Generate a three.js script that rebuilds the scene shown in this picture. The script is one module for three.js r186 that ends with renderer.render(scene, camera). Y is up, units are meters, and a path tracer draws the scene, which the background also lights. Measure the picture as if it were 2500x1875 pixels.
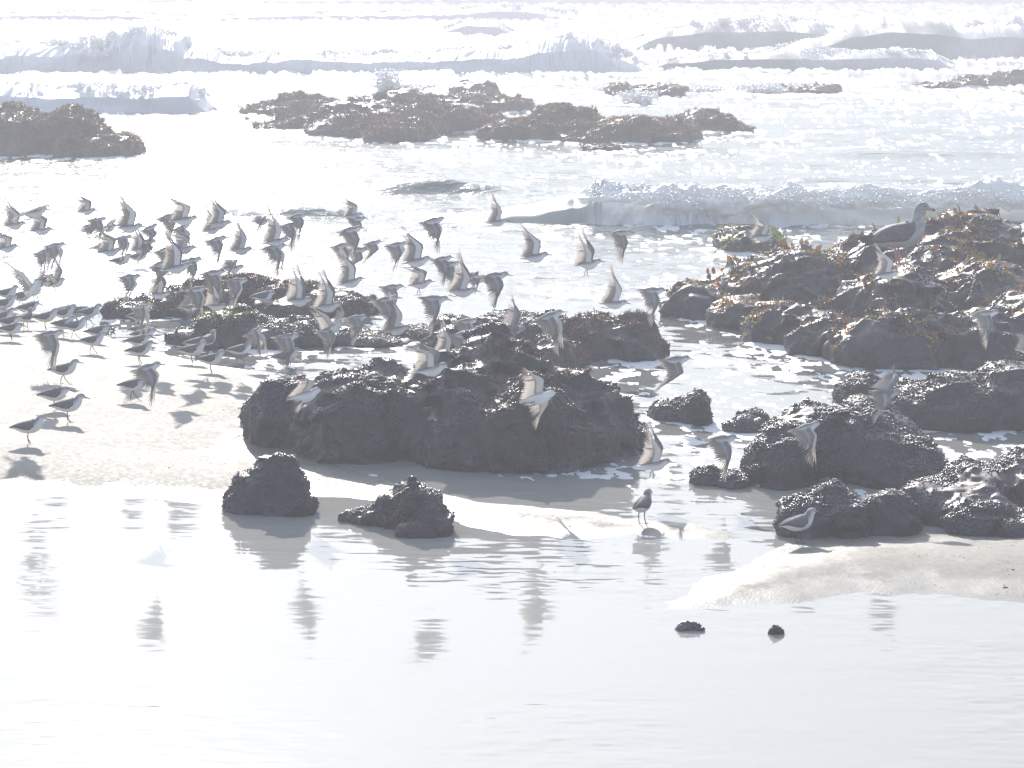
import * as THREE from 'three';
import { mergeGeometries } from 'three/addons/utils/BufferGeometryUtils.js';

// ---------- camera, sky, sun, haze, exposure ----------
const scene = new THREE.Scene();
const EYE = 2.7, FOCAL = 7000, PW = 2500, PH = 1875;          // eye height in metres; lens and frame in pixels of the photograph
const PITCH = Math.atan(997.5 / FOCAL);
const camera = new THREE.PerspectiveCamera(2 * Math.atan(PH / 2 / FOCAL) * 180 / Math.PI, PW / PH, 0.5, 6000);
camera.position.set(0, EYE, 0);
camera.rotation.x = -PITCH;

const SUN_AZ = -8.0 * Math.PI / 180, SUN_EL = 24 * Math.PI / 180;   // ahead, a little to the left
const sunDir = new THREE.Vector3(Math.sin(SUN_AZ) * Math.cos(SUN_EL), Math.sin(SUN_EL), -Math.cos(SUN_AZ) * Math.cos(SUN_EL));
{
  const W = 1024, H = 512, data = new Float32Array(W * H * 4);
  for (let r = 0; r < H; r++) {
    const up = ((r + 0.5) / H - 0.5) * Math.PI, y = Math.sin(up), e = Math.max(0, y);
    for (let c = 0; c < W; c++) {
      const az = ((c + 0.5) / W - 0.5) * 2 * Math.PI, x = Math.cos(az) * Math.cos(up), z = Math.sin(az) * Math.cos(up);
      const ang = Math.acos(Math.min(1, Math.max(-1, x * sunDir.x + y * sunDir.y + z * sunDir.z))) * 180 / Math.PI;
      const low = Math.pow(1 - e, 3.2), glow = 1.6 * Math.exp(-ang / 8) + 1.3 * Math.exp(-ang / 29);
      const i = (r * W + c) * 4;
      data[i] = 0.15 + 0.22 * low + glow * 1.0;
      data[i + 1] = 0.23 + 0.22 * low + glow * 0.975;
      data[i + 2] = 0.38 + 0.17 * low + glow * 0.925;
      data[i + 3] = 1;
    }
  }
  const t = new THREE.DataTexture(data, W, H, THREE.RGBAFormat, THREE.FloatType);
  t.mapping = THREE.EquirectangularReflectionMapping; t.magFilter = THREE.LinearFilter; t.needsUpdate = true;
  scene.background = t; scene.environment = t;
}
const sun = new THREE.DirectionalLight(new THREE.Color(1, 0.94, 0.86), 4.2);
sun.position.copy(sunDir).multiplyScalar(200).add(new THREE.Vector3(0, 0, -20)); sun.target.position.set(0, 0, -20);
sun.castShadow = true; sun.shadow.mapSize.set(4096, 4096); sun.shadow.camera.near = 1; sun.shadow.camera.far = 500;
Object.assign(sun.shadow.camera, { left: -30, right: 30, top: 60, bottom: -40 });
scene.add(sun, sun.target);
scene.fog = new THREE.FogExp2(new THREE.Color(1.0, 0.97, 0.975), 0.0078);   // sea spray in the air
const renderer = new THREE.WebGLRenderer({ antialias: true });
renderer.toneMapping = THREE.LinearToneMapping;
renderer.toneMappingExposure = 1.72;
renderer.shadowMap.enabled = true;

// ---------- helpers ----------
const K = 2500 / 2212;
const cp = Math.cos(PITCH), sp = Math.sin(PITCH);
function ray(u, v) { const a = (u - PW / 2) / FOCAL, b = (PH / 2 - v) / FOCAL; return [a, b * cp - sp, -(b * sp + cp)]; }
function onGround(u, v, Y = 0) { const r = ray(u, v), t = (Y - EYE) / r[1]; return new THREE.Vector3(r[0] * t, Y, r[2] * t); }
function atDepth(u, v, d) { const r = ray(u, v), t = -d / r[2]; return new THREE.Vector3(r[0] * t, EYE + r[1] * t, -d); }
let seedState = 1;
function rnd() { seedState = (seedState + 0x6d2b79f5) | 0; let t = Math.imul(seedState ^ (seedState >>> 15), 1 | seedState); t = (t + Math.imul(t ^ (t >>> 7), 61 | t)) ^ t; return ((t ^ (t >>> 14)) >>> 0) / 4294967296; }
const rr = (a, b) => a + (b - a) * rnd();
const clamp = (x, a = 0, b = 1) => x < a ? a : x > b ? b : x;
const smooth = (a, b, x) => { const t = clamp((x - a) / (b - a)); return t * t * (3 - 2 * t); };
const lerp = (a, b, t) => a + (b - a) * t;
const hash = (i, j, k) => { let h = Math.imul(i, 374761393) ^ Math.imul(j, 668265263) ^ Math.imul(k, 2147483647 ^ 0x5bd1e995); h = Math.imul(h ^ (h >>> 13), 1274126177); h = Math.imul(h ^ (h >>> 16), 0x85ebca6b); return ((h ^ (h >>> 15)) >>> 0) / 4294967296; };
function n3(x, y, z) {                                           // value noise, -1 to 1
  const i = Math.floor(x), j = Math.floor(y), k = Math.floor(z); x -= i; y -= j; z -= k;
  const a = x * x * x * (x * (x * 6 - 15) + 10), b = y * y * y * (y * (y * 6 - 15) + 10), c = z * z * z * (z * (z * 6 - 15) + 10);
  const q = (dj, dk) => { const p = hash(i, j + dj, k + dk); return p + (hash(i + 1, j + dj, k + dk) - p) * a; };
  const l = q(0, 0), m = q(1, 0), n = q(0, 1), o = q(1, 1), lo = l + (m - l) * b, hi = n + (o - n) * b;
  return (lo + (hi - lo) * c) * 2 - 1;
}
function n2(x, y, s = 0) {
  const i = Math.floor(x), j = Math.floor(y); x -= i; y -= j;
  const a = x * x * x * (x * (x * 6 - 15) + 10), b = y * y * y * (y * (y * 6 - 15) + 10);
  const p = hash(i, j, s), q = hash(i, j + 1, s), lo = p + (hash(i + 1, j, s) - p) * a, hi = q + (hash(i + 1, j + 1, s) - q) * a;
  return (lo + (hi - lo) * b) * 2 - 1;
}
function fbm2(x, y, o = 4, s = 0) { let f = 0, a = 0.5; for (let i = 0; i < o; i++) { f += a * n2(x, y, s + i); x = x * 2.03 + 1.7; y = y * 2.03 - 3.1; a *= 0.5; } return f; }
function fbm3(x, y, z, o = 3) { let f = 0, a = 0.5; for (let i = 0; i < o; i++) { f += a * n3(x, y, z); x = x * 2.03 + 1.7; y = y * 2.03 - 3.1; z = z * 2.03 + 5.3; a *= 0.5; } return f; }
const used = new Map();
function numbered(name) { const n = used.get(name) || 0; used.set(name, n + 1); return n ? name + '_' + String(n).padStart(3, '0') : name; }
function tag(o, label, category, group, kind) { if (label) o.userData.label = label; if (category) o.userData.category = category; if (group) o.userData.group = group; if (kind) o.userData.kind = kind; return o; }
function shadows(o) { o.traverse((m) => { if (m.isMesh) { m.castShadow = true; m.receiveShadow = true; } }); return o; }
function mesh(name, geo, mat, parent = scene) { const m = new THREE.Mesh(geo, mat); m.name = parent === scene ? numbered(name) : name; m.castShadow = m.receiveShadow = true; parent.add(m); return m; }
function geometry(pos, idx, col, uv) {
  const g = new THREE.BufferGeometry();
  g.setAttribute('position', new THREE.BufferAttribute(pos instanceof Float32Array ? pos : new Float32Array(pos), 3));
  if (col) g.setAttribute('color', new THREE.BufferAttribute(col instanceof Float32Array ? col : new Float32Array(col), 3));
  if (uv) g.setAttribute('uv', new THREE.BufferAttribute(uv instanceof Float32Array ? uv : new Float32Array(uv), 2));
  g.setIndex(new THREE.BufferAttribute(idx instanceof Uint32Array ? idx : new Uint32Array(idx), 1));
  g.computeVertexNormals();
  return g;
}
const std = (o) => new THREE.MeshPhysicalMaterial(o);
function tile(N, f, o = {}) {                                   // a repeating grey texture of f(x, y), x and y in 0..1
  const d = new Uint8Array(N * N * 4);
  for (let y = 0; y < N; y++) for (let x = 0; x < N; x++) { const v = f(x / N, y / N), i = (y * N + x) * 4; d[i] = d[i + 1] = d[i + 2] = clamp(v) * 255; d[i + 3] = 255; }
  const t = new THREE.DataTexture(d, N, N); t.wrapS = t.wrapT = THREE.RepeatWrapping; t.magFilter = THREE.LinearFilter; t.needsUpdate = true; return t;
}
function pn(x, y, per, s) {                                      // value noise that repeats after per cells
  const i = Math.floor(x), j = Math.floor(y), m = (a) => ((a % per) + per) % per; x -= i; y -= j;
  const a = x * x * (3 - 2 * x), b = y * y * (3 - 2 * y), p = hash(m(i), m(j), s), q = hash(m(i), m(j + 1), s);
  const lo = p + (hash(m(i + 1), m(j), s) - p) * a, hi = q + (hash(m(i + 1), m(j + 1), s) - q) * a; return lo + (hi - lo) * b;
}
// ---------- rocks: smooth unions of lobes, roughened and meshed as one skin each ----------
const rockDisks = [];
const rockMat = std({ color: 0xffffff, vertexColors: true, roughness: 0.5, specularIntensity: 0.8 });
const rockMat2 = std({ color: 0xffffff, roughness: 0.55 });
const musselMat = std({ color: 0xffffff, roughness: 0.26, specularIntensity: 1 });
const weedMat = std({ color: 0xffffff, roughness: 0.55, transmission: 0.4, thickness: 0, side: THREE.DoubleSide });
const musselGeo = (() => { const g = new THREE.IcosahedronGeometry(1, 1); g.scale(1, 0.62, 0.6); return g; })();
const bladeGeo = (() => {                                        // a curled seaweed blade, root at the origin, growing up +y
  const p = [], ix = [];
  for (let i = 0; i <= 5; i++) { const t = i / 5, w = 0.26 * Math.sin(Math.PI * Math.min(1, 0.16 + t * 0.86)) , c = t * t * 0.5; p.push(-w, t, c, 0, t, c - w * 0.35, w, t, c + 0.05 * Math.sin(t * 9)); }
  for (let i = 0; i < 5; i++) for (let k = 0; k < 2; k++) { const a = i * 3 + k; ix.push(a, a + 1, a + 3, a + 1, a + 4, a + 3); }
  return geometry(p, ix);
})();
const frondGeo = (() => {                                        // a forked tuft of narrow blades
  const gs = []; for (let i = 0; i < 5; i++) { const g = bladeGeo.clone(); g.scale(0.42, 0.7 + 0.3 * ((i * 37) % 10) / 10, 0.7); g.rotateX(0.5 + 0.12 * i); g.rotateY(i * 1.31); gs.push(g); } return mergeGeometries(gs);
})();
// lobe in 2212-wide picture pixels: u, top, foot, half width; back = metres that it stands behind its foot line; deep = its half depth in metres
function lobe(u, vt, vb, hw, back = 0, deep = 0, flat = 0.2) {
  const foot = onGround(u * K, vb * K), d0 = -foot.z + back, rx0 = hw * K * d0 / FOCAL, rz = deep || Math.max(0.1, rx0 * 0.85), d = d0 + rz * 0.9;
  const top = atDepth(u * K, vt * K, d), rx = hw * K * d / FOCAL, H = Math.max(0.03, top.y);
  return { x: top.x, y: H * flat, z: -d, rx, ry: H * (1 - flat), rz };
}
function makeRock(o) {
  const { label, lobes, cell, amp = 0.06, wave = 0.33, fine = 0.0032, fineWave = 0.035, k = 0.07, sx = 0, tint = [0.03, 0.0245, 0.031] } = o;
  let lo = [1e9, -0.1, 1e9], hi = [-1e9, 0, -1e9];
  const dy = o.lift || 0;
  for (const l of lobes) { rockDisks.push({ x: l.x, z: l.z, rx: l.rx, rz: l.rz }); lo[0] = Math.min(lo[0], l.x - l.rx); lo[2] = Math.min(lo[2], l.z - l.rz); hi[0] = Math.max(hi[0], l.x + l.rx); hi[1] = Math.max(hi[1], l.y + l.ry); hi[2] = Math.max(hi[2], l.z + l.rz); }
  const pad = amp * 1.3 + k * 0.4 + cell * 2; lo = lo.map((v, i) => i === 1 ? -0.09 : v - pad); hi = hi.map((v) => v + pad);
  const org = [(lo[0] + hi[0]) / 2, 0, (lo[2] + hi[2]) / 2];
  const nx = Math.ceil((hi[0] - lo[0]) / cell) + 1, ny = Math.ceil((hi[1] - lo[1]) / cell) + 1, nz = Math.ceil((hi[2] - lo[2]) / cell) + 1;
  const F = new Float32Array(nx * ny * nz), near = amp * 1.2 + fine * 2 + cell * 2.2;
  const disp = (x, y, z) => {
    const wx = x + 0.25 * wave * n3(x / wave * 1.3 + 9, y / wave * 1.3, z / wave * 1.3), wy = y + 0.25 * wave * n3(x / wave * 1.3, y / wave * 1.3 + 31, z / wave * 1.3);
    const a = fbm3(wx / wave + sx, wy / wave * 1.25, z / wave, 4), r = 1 - Math.abs(n3(wx / wave * 1.9 + sx + 40, wy / wave * 2.2, z / wave * 1.9));
    const r2 = 1 - Math.abs(n3(wx / wave * 4.3 + sx, wy / wave * 4.6, z / wave * 4.3));
    const c = n3(x / fineWave, y / fineWave, z / fineWave) + 0.6 * n3(x / fineWave * 2.1, y / fineWave * 2.1, z / fineWave * 2.1);
    const st = (wy * 0.95 + x * 0.22 + z * 0.12 + 0.09 * wave * a) / (wave * 0.42) + sx, sf = st - Math.floor(st), ledge = sf < 0.72 ? sf / 0.72 : (1 - sf) / 0.28;
    const cr = Math.abs(n3(wx / wave * 1.15 + sx * 2, wy / wave * 0.8, z / wave * 1.15 + 17)), crack = cr < 0.09 ? 1 - cr / 0.09 : 0, rough = 0.25 + 1.5 * smooth(-0.25, 0.35, n3(x / wave * 1.6 + 70, y / wave * 1.6, z / wave * 1.6));
    return amp * (0.34 * (0.5 - ledge) * smooth(-0.4, 0.3, n3(x / wave * 0.8 + 33, y, z / wave * 0.8)) + 0.4 * crack) + amp * (a * 1.5 - r * r * 0.62 + 0.2 - (r2 * r2 - 0.35) * 0.3) + fine * c * rough;
  };
  let at = 0;
  for (let kz = 0; kz < nz; kz++) { const z = lo[2] + kz * cell;
    for (let ky = 0; ky < ny; ky++) { const y = lo[1] + ky * cell;
      for (let kx = 0; kx < nx; kx++, at++) { const x = lo[0] + kx * cell; let f = 1e9;
        for (const l of lobes) {
          const px = (x - l.x) / l.rx, py = (y - l.y) / l.ry, pz = (z - l.z) / l.rz, k0 = Math.sqrt(px * px + py * py + pz * pz);
          if (k0 > 3) { f = Math.min(f, (k0 - 1) * Math.min(l.rx, l.ry, l.rz)); continue; }
          const qx = px / l.rx, qy = py / l.ry, qz = pz / l.rz, k1 = Math.sqrt(qx * qx + qy * qy + qz * qz) + 1e-9, s = k0 * (k0 - 1) / k1;
          const h = Math.max(k - Math.abs(f - s), 0) / k; f = Math.min(f, s) - h * h * k * 0.25;
        }
        if (Math.abs(f) < near) f += disp(x, y, z);
        F[at] = f;
      } } }
  const id = new Int32Array(nx * ny * nz).fill(-1), pos = [], idx = [], sxy = nx * ny;
  const co = [0, 1, nx, nx + 1, sxy, sxy + 1, sxy + nx, sxy + nx + 1], ed = [[0, 1], [2, 3], [4, 5], [6, 7], [0, 2], [1, 3], [4, 6], [5, 7], [0, 4], [1, 5], [2, 6], [3, 7]];
  for (let z = 0; z < nz - 1; z++) for (let y = 0; y < ny - 1; y++) for (let x = 0; x < nx - 1; x++) {
    const b = x + y * nx + z * sxy; let m = 0; for (let c = 0; c < 8; c++) if (F[b + co[c]] < 0) m |= 1 << c;
    if (m === 0 || m === 255) continue;
    let ax = 0, ay = 0, az = 0, n = 0;
    for (const [p, q] of ed) { if (((m >> p) & 1) === ((m >> q) & 1)) continue; const fp = F[b + co[p]], t = fp / (fp - F[b + co[q]]); const ix = p & 1, iy = (p >> 1) & 1, iz = p >> 2; ax += ix + t * ((q & 1) - ix); ay += iy + t * (((q >> 1) & 1) - iy); az += iz + t * ((q >> 2) - iz); n++; }
    id[b] = pos.length / 3; pos.push(lo[0] + (x + ax / n) * cell - org[0], lo[1] + (y + ay / n) * cell, lo[2] + (z + az / n) * cell - org[2]);
  }
  const quad = (a, b, c, d, flip) => { if (a < 0 || b < 0 || c < 0 || d < 0) return; flip ? idx.push(a, c, b, a, d, c) : idx.push(a, b, c, a, c, d); };
  for (let z = 1; z < nz - 1; z++) for (let y = 1; y < ny - 1; y++) for (let x = 1; x < nx - 1; x++) {
    const b = x + y * nx + z * sxy, s = F[b] < 0;
    if (s !== F[b + 1] < 0) quad(id[b - nx - sxy], id[b - sxy], id[b], id[b - nx], !s);
    if (s !== F[b + nx] < 0) quad(id[b - 1 - sxy], id[b - 1], id[b], id[b - sxy], !s);
    if (s !== F[b + sxy] < 0) quad(id[b - 1 - nx], id[b - nx], id[b], id[b - 1], !s);
  }
  const P = new Float32Array(pos), C = new Float32Array(P.length);
  for (let i = 0; i < P.length; i += 3) {
    const x = P[i] + org[0], y = P[i + 1], z = P[i + 2] + org[2], m = fbm3(x * 5, y * 5, z * 5, 3), p = n3(x * 38, y * 38, z * 38), q = smooth(0.1, 0.45, fbm3(x * 2.3 + 7, y * 2.3, z * 2.3, 2));
    const low = smooth(0.34, 0.02, y / Math.max(0.25, hi[1])) * smooth(-0.1, 0.4, m + 0.3 * p), b = 1 + 0.8 * m + 0.3 * p;
    C[i] = tint[0] * b * (1 + 0.5 * q) + 0.03 * low; C[i + 1] = tint[1] * b * (1 - 0.05 * q) + 0.034 * low; C[i + 2] = tint[2] * b + 0.04 * low;
  }
  const root = new THREE.Group(); root.name = numbered(o.name || 'rock'); root.position.set(org[0], dy, org[2]); scene.add(root);
  tag(root, label, 'rock', o.group || 'dark rocks on the shore');
  const g = geometry(P, idx, C);
  mesh('rock_body', g, rockMat, root);
  const N = g.attributes.normal.array, up = [], all = [];
  for (let i = 0; i < P.length; i += 3) { if (P[i + 1] > 0.02) all.push(i); if (N[i + 1] > 0.25 && P[i + 1] > 0.03) up.push(i); }
  const put = (name, geo, mat, count, pick, color, size, stand, from = up) => {
    const M = [], Cs = [], q = new THREE.Quaternion(), q2 = new THREE.Quaternion(), v = new THREE.Vector3(), n = new THREE.Vector3(), mt = new THREE.Matrix4(), Y = new THREE.Vector3(0, 1, 0);
    for (let t = 0; t < count * 14 && M.length < count && from.length; t++) {
      const i = from[Math.floor(rnd() * from.length)], x = P[i] + org[0], y = P[i + 1], z = P[i + 2] + org[2];
      if (rnd() > pick(x, y, z, N[i + 1], N[i + 2])) continue;
      n.set(N[i], N[i + 1], N[i + 2]); if (stand) n.add(v.set(rr(-1.3, 1.3), 0.1, rr(-1.3, 1.3))).normalize();
      q.setFromUnitVectors(Y, n); q2.setFromAxisAngle(Y, rr(0, 6.28)); q.multiply(q2);
      const s = size() ; v.set(P[i] + rr(-1, 1) * cell * 0.6, P[i + 1] + (stand ? -0.004 : 0), P[i + 2] + rr(-1, 1) * cell * 0.6);
      M.push(new THREE.Matrix4().compose(v, q, new THREE.Vector3(s, s * (stand ? rr(0.7, 1.4) : rr(0.8, 1.5)), s))); Cs.push(color(x, y, z));
    }
    if (M.length < 3) return;
    const im = new THREE.InstancedMesh(geo, mat, M.length); im.name = name; im.castShadow = im.receiveShadow = true; im.userData.kind = 'stuff';
    M.forEach((m, i) => { im.setMatrixAt(i, m); im.setColorAt(i, Cs[i]); }); root.add(im);
  };
  const c = new THREE.Color();
  if (o.mussels) put('mussel_bed', musselGeo, musselMat, o.mussels, (x, y, z, ny) => smooth(0.36, 0.75, ny) * smooth(-0.12, 0.1, fbm2(x * 3.2, z * 3.2, 3, 5)), () => c.clone().setRGB(rr(0.02, 0.07), rr(0.02, 0.055), rr(0.025, 0.075)), () => rr(0.005, 0.0112) * (o.musselSize || 1));
  if (o.mussels) put('barnacles', musselGeo, rockMat2, Math.round(o.mussels * 0.55), (x, y, z) => smooth(-0.35, 0.35, fbm3(x * 4, y * 4, z * 4, 3)), (x, y, z) => { const k = rr(0.5, 1.6) * (1 + 1.2 * smooth(0.05, 0.4, fbm3(x * 3 + 20, y * 3, z * 3, 2))); return c.clone().setRGB(0.03 * k, 0.029 * k, 0.035 * k); }, () => rr(0.004, 0.008) * (o.musselSize || 1), false, all);
  for (const w of o.weed || []) put(w.name || 'seaweed', w.tuft ? frondGeo : bladeGeo, weedMat, w.n, (x, y, z, ny) => smooth(0.25, 0.75, ny) * (w.where ? w.where(x, y, z) : 1) * smooth(w.cut ?? -0.05, (w.cut ?? -0.05) + 0.2, fbm2(x * (w.f || 2.2) + (w.s || 0), z * (w.f || 2.2), 3, 9)), () => c.clone().setRGB(...w.color.map((v) => v * rr(0.55, 1.35))), () => rr(w.size[0], w.size[1]), true);
  root.userData.surface = undefined; delete root.userData.surface;
  return { root, P, N, org };
}
const L = lobe, GOLD = [0.52, 0.3, 0.035], RED = [0.15, 0.035, 0.025], GREEN = [0.3, 0.42, 0.03], OLIVE = [0.12, 0.09, 0.03];
const box = (u0, u1, d0, d1) => { const a = (u0 * K - PW / 2) / FOCAL, b = (u1 * K - PW / 2) / FOCAL; return (x, y, z) => (x / -z > a && x / -z < b && -z > d0 && -z < d1 ? 1 : 0); };

const rockA = makeRock({ label: 'largest dark mussel-covered rock in the centre, with a humped top, behind the sand bar', cell: 0.014, amp: 0.07, mussels: 15000, sx: 5.4,
  lobes: [L(640, 832, 972, 104, 0.05), L(775, 820, 1000, 130, 0.0, 0.4), L(830, 800, 1004, 130, 0.35, 0.5), L(1010, 804, 1018, 105, 0.02, 0.45), L(1130, 826, 1022, 150, 0, 0.4), L(975, 772, 1012, 80, 0.5, 0.4), L(920, 800, 1010, 95, 0.3, 0.4), L(1325, 892, 990, 58, 0.1, 0.3), L(1062, 716, 1010, 92, 0.5, 0.42), L(1120, 744, 1010, 90, 0.45, 0.4), L(1165, 782, 1012, 130, 0.35, 0.5), L(1265, 838, 1008, 98, 0.05, 0.4), L(563, 864, 926, 38, 0.05)],
  weed: [{ n: 900, color: RED, size: [0.015, 0.035], tuft: true, name: 'red_algae', cut: 0.08, f: 2.6, where: (x, y) => smooth(0.3, 0.45, y) }] });
makeRock({ label: 'tall cone-shaped dark rock standing in the wet sand, left of the lower pointed rock', cell: 0.009, amp: 0.035, wave: 0.22, fine: 0.004, fineWave: 0.025, k: 0.06, sx: 11, mussels: 2500, musselSize: 0.75,
  lobes: [L(578, 988, 1113, 56, 0.02, 0.15, 0.02), L(612, 995, 1113, 34, 0.02, 0.12, 0.02), L(560, 1012, 1113, 62, 0, 0.17, 0.1), L(618, 1015, 1113, 44, 0, 0.14, 0.05), L(640, 1072, 1116, 42, 0, 0.12), L(520, 1045, 1110, 32, 0.02, 0.12)] });
makeRock({ label: 'dark pointed rock in the wet sand right of the tall cone rock', cell: 0.009, amp: 0.034, wave: 0.22, fine: 0.004, fineWave: 0.025, k: 0.06, sx: 17, mussels: 2500, musselSize: 0.75,
  lobes: [L(888, 1044, 1150, 52, 0.02, 0.15, 0.02), L(868, 1046, 1140, 36, 0.05, 0.12, 0), L(840, 1074, 1140, 52, 0.02, 0.13), L(786, 1104, 1134, 44, 0.02, 0.1), L(930, 1066, 1156, 42, 0, 0.13, 0.1), L(955, 1110, 1158, 26, 0, 0.1)] });
makeRock({ label: 'small low dark stone at the foot of the pointed rock', cell: 0.007, amp: 0.016, wave: 0.14, fine: 0.003, fineWave: 0.02, k: 0.03, sx: 23, mussels: 300, musselSize: 0.6, lobes: [L(892, 1130, 1163, 34, 0, 0.07), L(925, 1142, 1163, 22, 0, 0.05)] });
makeRock({ label: 'long low dark ledge with red weed at the back left, under the flock', cell: 0.022, amp: 0.06, mussels: 6000, musselSize: 1.2, sx: 29,
  lobes: [L(300, 648, 690, 72, 0, 0.5), L(440, 616, 694, 100, 0.2, 0.6), L(520, 602, 694, 70, 0.5, 0.5), L(640, 624, 692, 110, 0.2, 0.6), L(745, 640, 688, 80, 0.1, 0.4)],
  weed: [{ n: 1500, color: RED, size: [0.02, 0.05], tuft: true, name: 'red_algae', cut: -0.05 }, { n: 220, color: GREEN, size: [0.015, 0.035], name: 'green_weed', cut: 0.1, f: 3 }] });
makeRock({ label: 'dark rounded ledge lined with bright green weed, in front of the back left ledge', cell: 0.018, amp: 0.055, mussels: 3500, sx: 31,
  lobes: [L(500, 668, 756, 85, 0.05, 0.45), L(600, 690, 756, 90, 0.05, 0.45), L(420, 712, 748, 60, 0.02, 0.25), L(690, 716, 752, 80, 0.02, 0.3)],
  weed: [{ n: 300, color: GREEN, size: [0.014, 0.032], name: 'green_weed', cut: 0.05, f: 3.3, where: (x, y) => smooth(0.14, 0.22, y) }] });
makeRock({ label: 'flat low wet ledge between the green-lined ledge and the big centre rock', cell: 0.02, amp: 0.035, mussels: 2500, sx: 37, lobes: [L(800, 722, 752, 100, 0.05, 0.35), L(915, 706, 748, 70, 0.3, 0.35)] });
makeRock({ label: 'dark ridge rock right behind the hump of the big centre rock', cell: 0.018, amp: 0.055, mussels: 4500, sx: 41,
  lobes: [L(985, 694, 775, 66, 0, 0.4), L(1090, 678, 785, 90, 0.1, 0.5), L(1180, 674, 785, 70, 0.3, 0.45), L(950, 730, 775, 40, 0, 0.25), L(1200, 735, 800, 60, 0, 0.3)],
  weed: [{ n: 350, color: RED, size: [0.015, 0.035], tuft: true, name: 'red_algae', cut: 0.05 }] });
makeRock({ label: 'dark block-shaped rock topped with red algae, right of the ridge rock', cell: 0.016, amp: 0.045, mussels: 3200, sx: 43,
  lobes: [L(1290, 678, 780, 85, 0.05, 0.4, 0.1), L(1360, 688, 782, 66, 0, 0.35, 0.1), L(1400, 740, 782, 42, 0, 0.25), L(1235, 690, 770, 40, 0.1, 0.3)],
  weed: [{ n: 600, color: RED, size: [0.02, 0.045], tuft: true, name: 'red_algae', cut: -0.1 }] });
makeRock({ label: 'twin-humped dark rock standing alone in the foamy channel', cell: 0.011, amp: 0.03, wave: 0.22, fine: 0.005, k: 0.04, sx: 47, mussels: 1800,
  lobes: [L(1445, 858, 912, 46, 0.02, 0.2, 0.1), L(1503, 850, 920, 36, 0, 0.17, 0.05)] });
makeRock({ label: 'small rounded dark rock in the channel right of the twin-humped rock', cell: 0.01, amp: 0.026, wave: 0.18, fine: 0.004, k: 0.04, sx: 53, mussels: 1100, lobes: [L(1622, 884, 930, 36, 0.1, 0.14, 0.1), L(1610, 900, 936, 42, 0, 0.12)] });
makeRock({ label: 'tiny dark weed-tufted stone against the right end of the big centre rock', cell: 0.008, amp: 0.012, wave: 0.12, fine: 0.004, k: 0.03, sx: 57, mussels: 120, lobes: [L(1386, 914, 934, 14, 0, 0.06)], weed: [{ n: 60, color: RED, size: [0.01, 0.025], tuft: true, name: 'red_algae', cut: -0.4 }] });

const rockG = makeRock({ label: 'broad weed-draped rock that the gull stands on at the right', cell: 0.02, amp: 0.085, wave: 0.4, mussels: 7000, musselSize: 1.1, sx: 61, k: 0.12,
  lobes: [L(1505, 612, 690, 64, 0.1, 0.45), L(1620, 575, 700, 95, 0.5, 0.7), L(1600, 640, 712, 70, 0.05, 0.4), L(1740, 540, 740, 130, 1.2, 0.9), L(1690, 655, 745, 85, 0, 0.45), L(1800, 672, 770, 95, 0, 0.45), L(1940, 575, 780, 120, 0.5, 0.7), L(1930, 690, 798, 140, 0, 0.45), L(2010, 500, 780, 170, 2.0, 1.0), L(2120, 458, 780, 150, 2.6, 0.9), L(2130, 580, 790, 150, 1.0, 0.8), L(2120, 690, 802, 150, 0, 0.5), L(2260, 640, 800, 150, 0.3, 0.8), L(2300, 455, 790, 120, 2.4, 1.0), L(1870, 512, 760, 90, 2.1, 0.7)],
  weed: [{ n: 2000, color: GOLD, size: [0.016, 0.042], name: 'rockweed', cut: 0.22, f: 4.2 }, { n: 900, color: [0.4, 0.2, 0.025], size: [0.03, 0.055], tuft: true, name: 'rockweed', cut: 0.2, f: 3.7, s: 2 }, { n: 1300, color: OLIVE, size: [0.015, 0.035], tuft: true, name: 'rockweed', cut: 0.02, f: 2.7, s: 5 }, { n: 500, color: RED, size: [0.015, 0.04], tuft: true, name: 'red_algae', cut: 0.1, f: 2.9, s: 11 }, { n: 160, color: GREEN, size: [0.015, 0.035], name: 'green_weed', cut: 0.2, f: 3.4, s: 21 }] });
makeRock({ label: 'low dark ledge edged with yellow-green weed at the far left of the gull rock', cell: 0.02, amp: 0.045, mussels: 800, sx: 67, lobes: [L(1592, 494, 556, 52, 0.1, 0.5), L(1650, 500, 560, 50, 0.2, 0.5)],
  weed: [{ n: 700, color: [0.34, 0.36, 0.06], size: [0.02, 0.05], name: 'green_weed', cut: -0.3 }] });
makeRock({ label: 'long dark rock below the gull rock, running out of the right edge', cell: 0.018, amp: 0.05, mussels: 5500, sx: 71,
  lobes: [L(1990, 828, 930, 95, 0.05, 0.45), L(2090, 812, 935, 100, 0.05, 0.5), L(2170, 782, 935, 80, 0.1, 0.5), L(2270, 775, 935, 100, 0.1, 0.5), L(1920, 870, 925, 60, 0.05, 0.3)] });
makeRock({ label: 'rounded dark rock top behind the peaked rock, under the gliding bird', cell: 0.014, amp: 0.032, wave: 0.24, mussels: 1400, sx: 73, lobes: [L(1862, 812, 880, 52, 0.1, 0.3), L(1835, 822, 876, 36, 0.05, 0.2)] });
makeRock({ label: 'wide dark peaked rock with glinting mussels in the right middle', cell: 0.014, amp: 0.05, mussels: 7000, sx: 79,
  lobes: [L(1690, 915, 1056, 82, 0.02, 0.35), L(1750, 868, 1060, 80, 0.25, 0.4), L(1860, 870, 1062, 90, 0.25, 0.45), L(1905, 900, 1060, 85, 0.1, 0.4), L(1970, 960, 1062, 66, 0, 0.35), L(1990, 1000, 1066, 60, 0, 0.3)] });
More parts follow.
